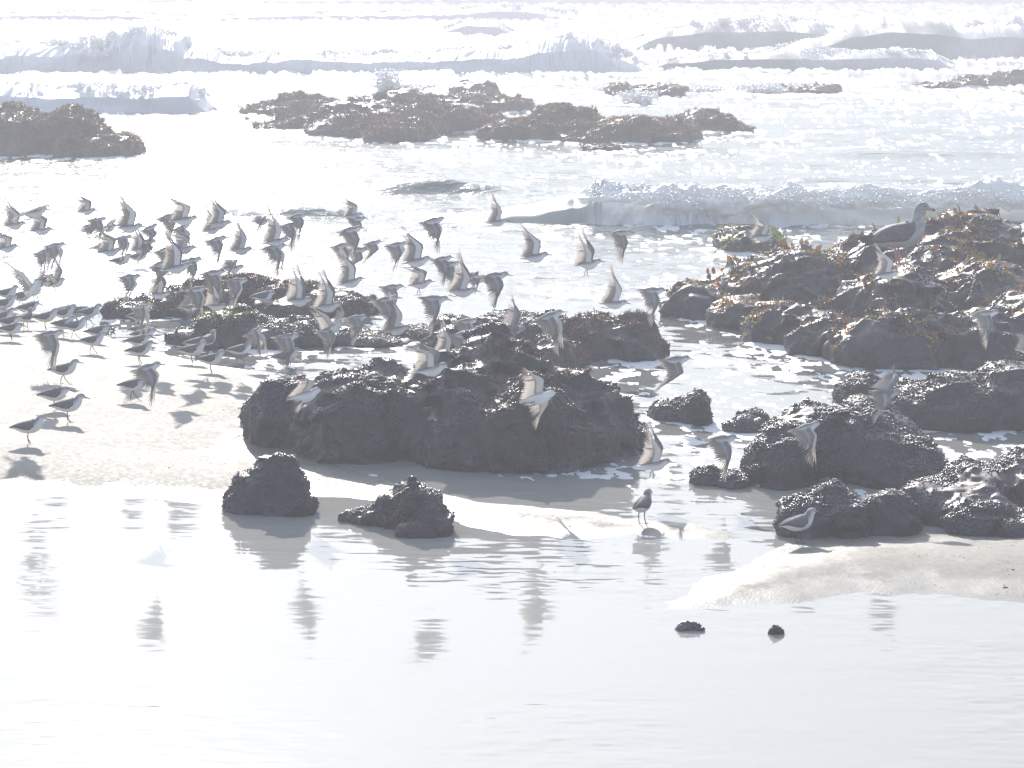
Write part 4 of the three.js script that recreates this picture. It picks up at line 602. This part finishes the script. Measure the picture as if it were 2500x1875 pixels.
// on the ground: x and y of the feet in the photograph's pixels, pose, turn (0 faces right), label, and what they stand on when it is not sand
const ground = [
  [12, 772, 'stand', 8, 'sandpiper standing at the left edge, highest of the four at that edge', 0], [18, 745, 'walk', -10, 'small sandpiper standing alone just above the group at the left edge', 0],
  [8, 803, 'stand', 12, 'sandpiper half out of the frame at the left edge, long bill over the water', 0], [27, 815, 'crouch', 0, 'hunched sandpiper at the left edge behind the lowest hunched one', 0], [30, 832, 'crouch', -6, 'lowest hunched sandpiper at the left edge, long pale back stripe', 0],
  [70, 779, 'crouch', 30, 'stocky sandpiper with tail up, back of the left group, alone in glare', 0], [64, 806, 'stand', 70, 'sandpiper in the left group seen from behind with its head up', 0], [54, 752, 'run', 4, 'sandpiper leaning forward in the glare under two birds taking off at the left', 0],
  [113, 806, 'stand', 0, 'plump sandpiper with a dark wing patch in the left group', 0], [157, 795, 'stand', 5, 'front one of two overlapping sandpipers at the back of the left group', 0], [160, 788, 'crouch', 0, 'hindmost of two overlapping sandpipers at the back of the left group', 0], [190, 790, 'crouch', 14, 'sandpiper with a pale head between the overlapping pair and the upright one', 0],
  [219, 793, 'walk', 8, 'thin sandpiper at the right end of the back row, next to the green-weed ledge', 0], [156, 823, 'stand', -20, 'sandpiper with a pale crown behind the low-flying bird at the left', 0], [184, 827, 'walk', 5, 'upright sandpiper in the middle of the left group, head highest in its row', 0], [240, 838, 'crouch', 10, 'sandpiper partly hidden behind the walking bird in front of the seaweed clump', 0],
  [228, 864, 'walk', 0, 'sandpiper walking right with both legs clear, right of the low-flying bird', 0], [341, 801, 'stand', 4, 'sandpiper standing on the wet strip below the back left ledge', 0], [347, 836, 'run', -4, 'sandpiper with a long low back, hindmost of the column of four', 0], [353, 846, 'crouch', 2, 'second sandpiper of the column of four, mostly hidden', 0], [341, 862, 'crouch', 4, 'third sandpiper of the column of four, bill pointing right', 0], [343, 889, 'stand', 12, 'front sandpiper of the column of four, white belly showing', 0],
  [158, 938, 'walk', 0, 'sandpiper striding alone on bright sand, foot lifted forward', 0], [136, 999, 'crouch', 4, 'sandpiper with a ruffled back behind the bird standing over its shadow', 0], [168, 1031, 'stand', 4, 'sandpiper leaning forward over its own shadow on the glaring sand', 0], [72, 1084, 'stand', 0, 'lowest sandpiper at the left, pale in the glare with its legs lost in light', 0], [328, 977, 'walk', -6, 'sandpiper striding on the sand under a low-flying bird', 0],
  [471, 890, 'stand', 0, 'front sandpiper of the close pair on the sand by the dark ledge', 0], [482, 866, 'crouch', 6, 'rear sandpiper of the close pair on the sand by the dark ledge', 0], [508, 864, 'stand', 62, 'upright sandpiper with a white breast turned half away, by the dark ledge', 0], [517, 911, 'stand', -4, 'sandpiper standing on the sand nearest the big wing shadows', 0], [588, 886, 'walk', 14, 'sandpiper at the foam edge with its head turned, right of the close pair', 0],
  [699, 905, 'walk', 0, 'sandpiper wading in the foam under a bird flying with wings down', 0], [1568, 1280, 'stand', 62, 'sandpiper seen from behind on the sand tongue, standing square', 0], [1950, 1327, 'stand', 24, 'sandpiper on the sand in front of the dark shining rock', 0],
  [296, 663, 'walk', -4, 'left of two sandpipers standing in the bright shallows behind the flock', -0.02], [339, 652, 'stand', 10, 'right of two sandpipers standing in the bright shallows behind the flock', -0.02], [644, 752, 'crouch', 6, 'pale sandpiper resting on the back left ledge', 0.1],
];
for (const [u, v, pose, yaw, label, y] of ground) {
  let p = onGround(u, v, 0); const h = y > 0 ? y : Math.max(sandH(p.x, p.z), seaH(p.x, p.z) - 0.012, y); p = onGround(u, v, h);
  placeBird({ at: p, pose, yaw: yaw + rr(-3, 3), size: rr(1.08, 1.16) }, label, 'sandpipers on the ground');
}
// in the air: x and y of the middle of the body, length from bill to tail, pose, turn, pitch, roll, label
const air = [
  [36, 550, 63, 'upBack', 0, 8, 0, 'hazy sandpiper with raised wings, nearest the top left corner of the flock'], [84, 520, 66, 'glide', -40, 6, -14, 'hazy sandpiper with broad wings spread, upper left, turned towards the camera'], [102, 563, 64, 'bent', 0, 6, 0, 'hazy sandpiper, wings bent back and legs hanging, below the spread-winged one'], [212, 516, 50, 'bent', 0, 2, 0, 'palest sandpiper in the glare above the flock, wings up'], [18, 606, 62, 'bent', 0, 8, 0, 'sandpiper with curled raised wing at the left edge of the flock'],
  [133, 601, 62, 'down', 0, 8, 0, 'upper of two overlapping sandpipers with lowered wings at the left'], [106, 617, 58, 'downBack', 10, 10, 0, 'lower of two overlapping sandpipers with lowered wings at the left'], [138, 692, 62, 'vee', 18, 24, 10, 'sandpiper rising steeply with wings in a vee, over the left group'], [84, 706, 58, 'vee', 50, 38, 0, 'sandpiper climbing away with one wing thrown out to the left'], [110, 688, 46, 'shrug', 20, 10, 0, 'dark sandpiper squeezed between the two steeply rising birds'],
  [217, 561, 46, 'shrug', 0, 8, 0, 'small dark sandpiper with hunched wings, left rear of the flock'], [236, 538, 58, 'downFwd', 4, 6, 0, 'sandpiper with arched wings above the small hunched one'], [316, 556, 77, 'upBack', 0, 4, 0, 'sandpiper with a tall bent wing at the top left of the dense flock'], [266, 557, 50, 'glide', 20, 18, 20, 'sandpiper half hidden behind the tail of the tall-winged one'], [364, 558, 38, 'tuck', 0, 18, 0, 'small distant sandpiper in front of the bill of the tall-winged one'],
  [269, 615, 66, 'bent', 0, 4, 0, 'sandpiper with legs straight down and one wing up, left centre of the dense flock'], [300, 582, 54, 'down', 0, 4, 0, 'sandpiper with head level and pale drooping wing, behind the legs-down bird'], [247, 604, 48, 'glide', 10, 10, 0, 'sandpiper showing only tail and wing behind the legs-down bird'], [341, 610, 54, 'up', 0, 4, 0, 'sandpiper with a narrow pointed wing straight up, left centre'], [359, 591, 38, 'tuck', 0, 0, 0, 'small sandpiper with only its dark back showing, beside the narrow wing'],
  [316, 678, 63, 'downBack', 0, 4, 0, 'low sandpiper with a short lowered wing, just above the back left ledge'], [450, 538, 77, 'bent', 4, 8, 0, 'large sandpiper with crossed wings at the top of the dense flock'], [408, 531, 62, 'downBack', -10, 12, 0, 'sandpiper whose white rump shows behind the crossed-wing one'], [442, 558, 56, 'hang', 10, 14, 0, 'dark sandpiper directly below the crossed-wing one'], [450, 609, 66, 'bent', 0, 4, 0, 'sandpiper with folded-back raised wing behind the tallest wing'], [432, 655, 82, 'up', 0, 8, 0, 'sandpiper with the tall ribbed wing in the middle of the dense flock'], [466, 637, 62, 'down', 0, 2, 0, 'sandpiper with a hooked lowered wing right of the tall ribbed wing'], [389, 647, 66, 'tuck', 0, 16, 0, 'sandpiper with a leg trailing left of the tall ribbed wing'], [401, 612, 58, 'hang', 10, 14, 0, 'sandpiper mostly hidden left of the tall ribbed wing'],
  [389, 720, 66, 'upWide', 6, 4, 0, 'white-bellied sandpiper with a broad raised wing, low over the back left ledge'], [347, 751, 64, 'downFwd', 8, 8, -12, 'sandpiper with a fanned lowered wing, in front of the left end of the ledge'],
  [536, 547, 66, 'upBack', 0, 4, 0, 'sandpiper with a clean raised wing against the white wave, upper middle left'], [517, 563, 48, 'up', 0, 6, 0, 'small pinkish sandpiper behind the tail of the clean-winged one'], [527, 587, 64, 'down', 0, 8, 0, 'sandpiper with lowered wing and legs out under the clean-winged one'], [588, 611, 66, 'up', 0, 2, 0, 'sandpiper with one wing straight up, right of the legs-out one'], [638, 541, 44, 'shrug', 0, 0, 0, 'small distant sandpiper alone over the foam line'], [674, 591, 74, 'up', 0, 4, 0, 'sandpiper with the tallest wing, directly above another with its wing down'], [668, 606, 74, 'downFwd', 0, 4, 0, 'sandpiper with its long wing straight down, directly under the tallest wing'], [705, 552, 62, 'downFwd', 0, 6, 0, 'sandpiper right of the tallest wing, lower of two with lowered wings'], [726, 529, 58, 'down', 0, 4, 0, 'sandpiper right of the tallest wing, upper of two with lowered wings'],
  [870, 535, 56, 'tuck', 0, 0, 0, 'sandpiper with closed lowered wings at the top of the centre column'], [862, 527, 52, 'bent', 0, 4, 0, 'sandpiper hidden but for its raised wing at the top of the centre column'], [855, 563, 74, 'down', 0, 10, 0, 'sandpiper with a broad grey back, second in the centre column'], [834, 601, 62, 'hang', 4, 10, 0, 'sandpiper with both wings hanging, left side of the centre column'], [872, 611, 62, 'tuck', 0, -2, 0, 'sandpiper with its head clear at the foot of the centre column'], [857, 690, 76, 'up', 0, 10, 0, 'sandpiper with a tall pale wing right above the back left ledge'], [909, 595, 48, 'tuck', 0, 8, 0, 'small sandpiper right of the centre column'], [968, 599, 66, 'downBack', 0, 6, 0, 'sandpiper with a pinkish lowered wing left of the curved-wing bird'],
  [568, 656, 60, 'shrug', 0, 2, 0, 'sandpiper with splayed wing tips over the top of the back left ledge'], [519, 668, 72, 'downFwd', 6, 2, 0, 'left of two sandpipers with long blurred wings over the back left ledge'], [577, 687, 68, 'down', 6, 0, 0, 'right of two sandpipers with long blurred wings over the back left ledge'], [479, 708, 66, 'hang', 8, 8, 0, 'sandpiper with two ribbed wings hanging, left of the ledge top'], [527, 748, 64, 'upWide', 20, 0, 0, 'pale-bellied sandpiper low over the ledge, wings blurred upward'], [466, 752, 58, 'glide', -12, 0, 20, 'sandpiper showing a white arched wing on the ledge'],
  [730, 735, 78, 'upWide', 10, 4, 0, 'sandpiper taking off from the back left ledge with fanned tail'], [800, 749, 82, 'up', 4, 4, 0, 'sandpiper with a tall pale triangular wing at the right end of the ledge'], [815, 800, 62, 'vee', 40, 24, 0, 'sandpiper twisting upward below the tall triangular wing'], [868, 778, 64, 'downBack', 0, 6, 0, 'sandpiper with an arched back and ribbed lowered wing right of the twisting one'], [800, 808, 68, 'downBack', 0, 10, 0, 'grey sandpiper with a bright wing tip over the flat wet ledge'], [622, 811, 66, 'downFwd', 10, 20, 0, 'sandpiper with two narrow lowered wings before the green-lined ledge'], [699, 824, 78, 'downFwd', 4, 4, 0, 'sandpiper with a brown lowered wing reaching a wading bird'],
  [120, 818, 88, 'downFwd', 0, 4, 0, 'large sandpiper flying low over the left group with a ribbed lowered wing'], [358, 900, 90, 'down', 0, 12, 0, 'sandpiper flying low over the sand with a long pale wing, above a striding bird'], [745, 966, 98, 'glide', -14, 10, -28, 'white sandpiper gliding across the left end of the big centre rock'],
  [1056, 541, 73, 'hang', 0, 6, 0, 'sandpiper with ragged hanging wings, high in the centre'], [1214, 543, 60, 'up', 0, 2, 0, 'highest sandpiper right of centre, wing upright'], [1018, 639, 82, 'upBack', 0, 8, 0, 'sandpiper with a tall curved wing in the centre'], [1078, 634, 64, 'down', 0, 4, 0, 'sandpiper with a long dark-edged wing down, right of the curved-wing bird'], [1097, 646, 58, 'hang', 0, 0, 0, 'dark sandpiper overlapped by the long dark-edged wing'], [1027, 694, 70, 'bent', 0, 6, 0, 'sandpiper with one leg straight down under the curved-wing bird'], [1128, 712, 85, 'up', 0, 0, 0, 'sandpiper with a tall pink wing and legs trailing, in the centre'], [1160, 684, 60, 'shrug', 0, 10, 0, 'sandpiper half hidden between the tall pink wing and the smooth-winged bird'], [1205, 676, 90, 'down', 0, 2, 0, 'clear grey sandpiper with a smooth lowered wing and hooked leg, centre'],
  [956, 702, 68, 'downFwd', 0, 2, 0, 'upper of two sandpipers with fanned lowered wings, left of the leg-down bird'], [940, 734, 82, 'hang', 0, 6, 0, 'lower of two sandpipers with fanned lowered wings, left of the leg-down bird'], [967, 805, 80, 'up', 0, 6, 0, 'pale sandpiper with an upright wing over the flat wet ledge'], [1060, 731, 84, 'downFwd', 0, -6, 0, 'large sandpiper with a head-down glide and wing straight down, above the ridge rock'], [1307, 628, 79, 'upBack', 0, 10, 0, 'sandpiper with a tall wing and splayed far wing, alone right of centre'], [1253, 803, 76, 'glide', 14, 0, 62, 'sandpiper banking with one wing up and one down over the ridge rock'], [1273, 840, 68, 'tuck', 6, 2, 0, 'pale sandpiper behind the banking one, low on the ridge rock'], [1341, 774, 88, 'downFwd', 8, 14, 0, 'sandpiper with a ribbed wing hanging over the top of the block-shaped rock'],
  [1137, 786, 68, 'downFwd', 8, 6, 0, 'sandpiper with its white cheek against the ridge rock'], [1090, 862, 74, 'up', 4, 4, 0, 'sandpiper with a broad ribbed upright wing over the hump of the big centre rock'], [1133, 818, 86, 'downFwd', 6, 6, 0, 'white-backed sandpiper with fanned wings left of the hump of the big centre rock'], [1054, 903, 98, 'bent', 10, 10, 0, 'bulky white-breasted sandpiper landing on the big centre rock'], [1316, 972, 102, 'glide', 12, 16, -50, 'white sandpiper tilted over the right half of the big centre rock'],
  [1514, 570, 70, 'hang', 0, 0, 0, 'highest sandpiper over open water right of centre, wings down'], [1437, 645, 79, 'upWide', 8, 6, 0, 'sandpiper with wings raised and far wing spread, over open water'], [1499, 742, 78, 'up', 0, 2, 0, 'sandpiper with one pinkish upright wing over open water'], [1591, 711, 80, 'hang', 4, -2, 0, 'sandpiper with hanging wings at the left tip of the gull rock'], [1862, 579, 66, 'bent', 0, 0, 0, 'small pale sandpiper with curled wing at the top of the gull rock'], [2166, 671, 70, 'upBack', 8, 8, 0, 'pale sandpiper with one narrow wing up at the feet of the gull'], [2405, 766, 79, 'hang', 6, 4, 0, 'sandpiper with two ribbed wings hanging, right part of the gull rock'], [2518, 856, 84, 'glide', 0, 0, 20, 'sandpiper cut off by the right edge, only tail in view'],
  [1648, 880, 90, 'tuck', 0, 0, 0, 'sandpiper with long legs reaching down over the foamy channel'], [1599, 1134, 96, 'upWide', 4, 8, 0, 'nearest sandpiper, hovering with both wings high and legs straight down'], [1760, 1074, 96, 'downFwd', 4, 2, 0, 'near sandpiper with a big translucent lowered wing before the peaked rock'], [2164, 959, 88, 'glide', 14, 2, 26, 'sandpiper gliding with one wing forward over the rounded rock top'], [1966, 1046, 90, 'hang', 10, 14, -8, 'white sandpiper with both ribbed wings down over the peaked rock'],
];
const nearer = [[600, 1700, 900, 1200, 14.6], [700, 1400, 720, 900, 18.4], [1000, 1100, 890, 920, 15.9], [1800, 1900, 560, 600, 21.2], [2100, 2220, 640, 700, 19.9], [2350, 2600, 700, 900, 18.6], [2100, 2220, 930, 990, 15.2], [1900, 2000, 1000, 1080, 14.4]];
for (const [u, v, len, pose, yaw, pitch, roll, label] of air) {
  const cy = Math.cos(yaw * Math.PI / 180);
  let d = clamp(0.222 * FOCAL * cy / len, 13, v < 620 ? 24 : v > 880 ? 14.6 : 19.6);
  for (const [a, b, e, f, m] of nearer) if (u > a && u < b && v > e && v < f) d = Math.min(d, m);
  while (d > 12 && atDepth(u, v, d).y < 0.14) d -= 0.1;
  const p = atDepth(u, v, d), size = clamp(len * d / FOCAL / cy / 0.212, 0.86, 1.2);
  const b = placeBird({ at: p, pose, yaw: -yaw + rr(-4, 4), pitch: pitch + rr(-3, 3), roll, size }, label, 'sandpipers in flight');
  if (label.includes('long legs reaching')) for (const [h, k, a] of [[[-0.015, -0.02, 0.01], [-0.03, -0.05, 0.01], [-0.05, -0.085, 0.01]], [[-0.01, -0.02, -0.01], [0.008, -0.05, -0.01], [0.004, -0.08, -0.01]]]) { const [l, f] = legGeo(h, k, a, 0.015, 0.3), leg = mesh('leg', l, legMat, b); mesh('foot', f, legMat, leg); }
}
// ---------- the gull ----------
{
  const D = 20.85, px = D / FOCAL, foot = atDepth(2190, 646, D), g = new THREE.Group(); g.name = numbered('gull'); scene.add(g);
  g.position.copy(foot); g.rotation.y = 0.1; tag(g, 'large grey-backed gull with pink legs standing on the weedy rock, facing right', 'gull'); void px;
  const sec = refine([[-0.235, 0.155, 0.02, 0.014], [-0.19, 0.168, 0.045, 0.034], [-0.13, 0.19, 0.068, 0.062], [-0.05, 0.207, 0.083, 0.083], [0.04, 0.215, 0.086, 0.092], [0.105, 0.236, 0.076, 0.088], [0.142, 0.28, 0.057, 0.062], [0.154, 0.33, 0.044, 0.049], [0.16, 0.372, 0.041, 0.045], [0.172, 0.407, 0.042, 0.046], [0.195, 0.419, 0.036, 0.038], [0.214, 0.413, 0.022, 0.024], [0.224, 0.407, 0.014, 0.017]], 4);
  const body = loft(sec, 26, (c, t) => { const head = smooth(0.62, 0.75, t), m = fbm2(t * 34, c * 5, 3, 81), k = lerp(0.34, 0.25, head) * (1 + 0.6 * m) + 0.04 * smooth(0.2, -0.6, c); return [k, k * 0.985, k * 0.96]; });
  mesh('body', body, plumeMat, g);
  const bill = loft(refine([[0.218, 0.407, 0.010, 0.0145], [0.238, 0.404, 0.0085, 0.0115], [0.256, 0.4, 0.0075, 0.0105], [0.268, 0.394, 0.005, 0.009], [0.2725, 0.385, 0.0022, 0.0035]], 3), 12, (c, t) => t > 0.52 ? [0.02, 0.018, 0.018] : [0.34, 0.22, 0.17]);
  mesh('bill', bill, std({ color: 0xffffff, vertexColors: true, roughness: 0.4 }), g);
  for (const s of [1, -1]) { const e = mesh('eye', new THREE.SphereGeometry(0.0065, 12, 10), eyeMat, g); e.position.set(0.19, 0.425, 0.0345 * s); }
  // folded wing: rows of covert and flight feathers over a shell
  const S = sec.filter((s) => s[0] < 0.118 && s[0] > -0.2), n = S.length;
  for (const sd of [1, -1]) {
    const P = [], C = [], I = [], m = 14;
    for (let i = 0; i <= n + 5; i++) {
      const over = Math.max(0, i), q = over / (n + 5), j = Math.min(n - 1, Math.max(0, n - 1 - i)), s = S[j], ext = Math.max(0, i - (n - 1)), x = s[0] - ext * 0.021, y = s[1] + ext * 0.0028, w = s[2] * Math.max(0.12, 1 - ext * 0.17), h = s[3] * Math.max(0.16, 1 - ext * 0.17);
      const a0 = lerp(0.5, 0.1, smooth(0, 0.35, q)), a1 = lerp(1.5, 2.0, smooth(0, 0.22, q)) - 0.55 * smooth(0.5, 1, q), o = 0.009 * Math.sin(Math.PI * clamp(0.1 + q * 0.85));
      for (let k = 0; k <= m; k++) { const e = k / m, a = lerp(a0, a1, e), scal = 0.0022 * ((i * 3 + k * 2) % 4) / 4; P.push(x, y + (h + o * Math.sin(Math.PI * e) + scal) * Math.cos(a), sd * (w + o * Math.sin(Math.PI * Math.min(1, e * 0.9 + 0.1)) + scal) * Math.sin(a)); const st = 0.75 + 0.5 * ((i + k) % 2) * 0.4 + 0.45 * n2(i * 1.3, k * 1.7, 83), tip = smooth(0.72, 0.9, q), d = lerp(0.105, 0.03, tip) * st; C.push(d, d * 0.95, d * 0.92); }
    }
    const r = n + 5; for (let i = 0; i < r; i++) for (let k = 0; k < m; k++) { const a = i * (m + 1) + k, b = a + m + 1; sd > 0 ? I.push(a, a + 1, b, b, a + 1, b + 1) : I.push(a, b, a + 1, b, b + 1, a + 1); }
    const wing = mesh('wing', geometry(P, I, C), plumeMat, g);
    const fs = []; for (let f = 0; f < 5; f++) { const q = loft(refine([[-0.16, 0.212 - 0.008 * f, 0.0045, 0.014], [-0.22, 0.205 - 0.011 * f, 0.0035, 0.011], [-0.275 + 0.012 * f, 0.198 - 0.013 * f, 0.002, 0.006], [-0.305 + 0.017 * f, 0.196 - 0.014 * f, 0.001, 0.002]], 2), 8, () => [0.028, 0.026, 0.026]); q.translate(0, 0, sd * (0.02 + 0.006 * f)); fs.push(q); }
    mesh('primaries', mergeGeometries(fs), plumeMat, wing);
  }
  const ts = []; for (let f = 0; f < 7; f++) { const a = (f - 3) * 0.1, q = loft([[0, 0, 0.012, 0.002], [-0.06, -0.008, 0.014, 0.0018], [-0.115, -0.02, 0.013, 0.0015], [-0.125, -0.023, 0.006, 0.001]], 8, (c, t) => t > 0.5 ? [0.06, 0.055, 0.052] : [0.4, 0.39, 0.38]); q.rotateY(a); q.translate(-0.17, 0.158 - Math.abs(f - 3) * 0.002, 0); ts.push(q); }
  mesh('tail', mergeGeometries(ts), plumeMat, g);
  const pink = std({ color: new THREE.Color(0.5, 0.2, 0.2), roughness: 0.5 });
  for (const [x, z] of [[-0.012, 0.032], [0.026, -0.032]]) {
    const leg = mesh('leg', mergeGeometries([tubeAlong([[x - 0.012, 0.135, z], [x - 0.006, 0.075, z]], 0.011, 0.0075, 9), tubeAlong([[x - 0.006, 0.075, z], [x, 0.004, z]], 0.0075, 0.006, 9)]), pink, g);
    const P = [x, 0.008, z], I = []; for (let i = 0; i <= 8; i++) { const a = (i - 4) / 4 * 0.55, l = (i % 4 === 0 ? 0.062 : 0.05); P.push(x + Math.cos(a) * l, 0.002, z + Math.sin(a) * l, x + Math.cos(a) * l, -0.004, z + Math.sin(a) * l); } for (let i = 0; i < 8; i++) { const a = 1 + i * 2; I.push(0, a + 2, a, a, a + 2, a + 1, a + 2, a + 3, a + 1); }
    mesh('foot', mergeGeometries([geometry(P, I).toNonIndexed(), ...[-0.55, 0, 0.55].map((a) => { const q = tubeAlong([[x, 0.008, z], [x + Math.cos(a) * 0.062, 0.003, z + Math.sin(a) * 0.062]], 0.005, 0.003).toNonIndexed(); return q; })]), pink, leg);
  }
}
renderer.render(scene, camera);
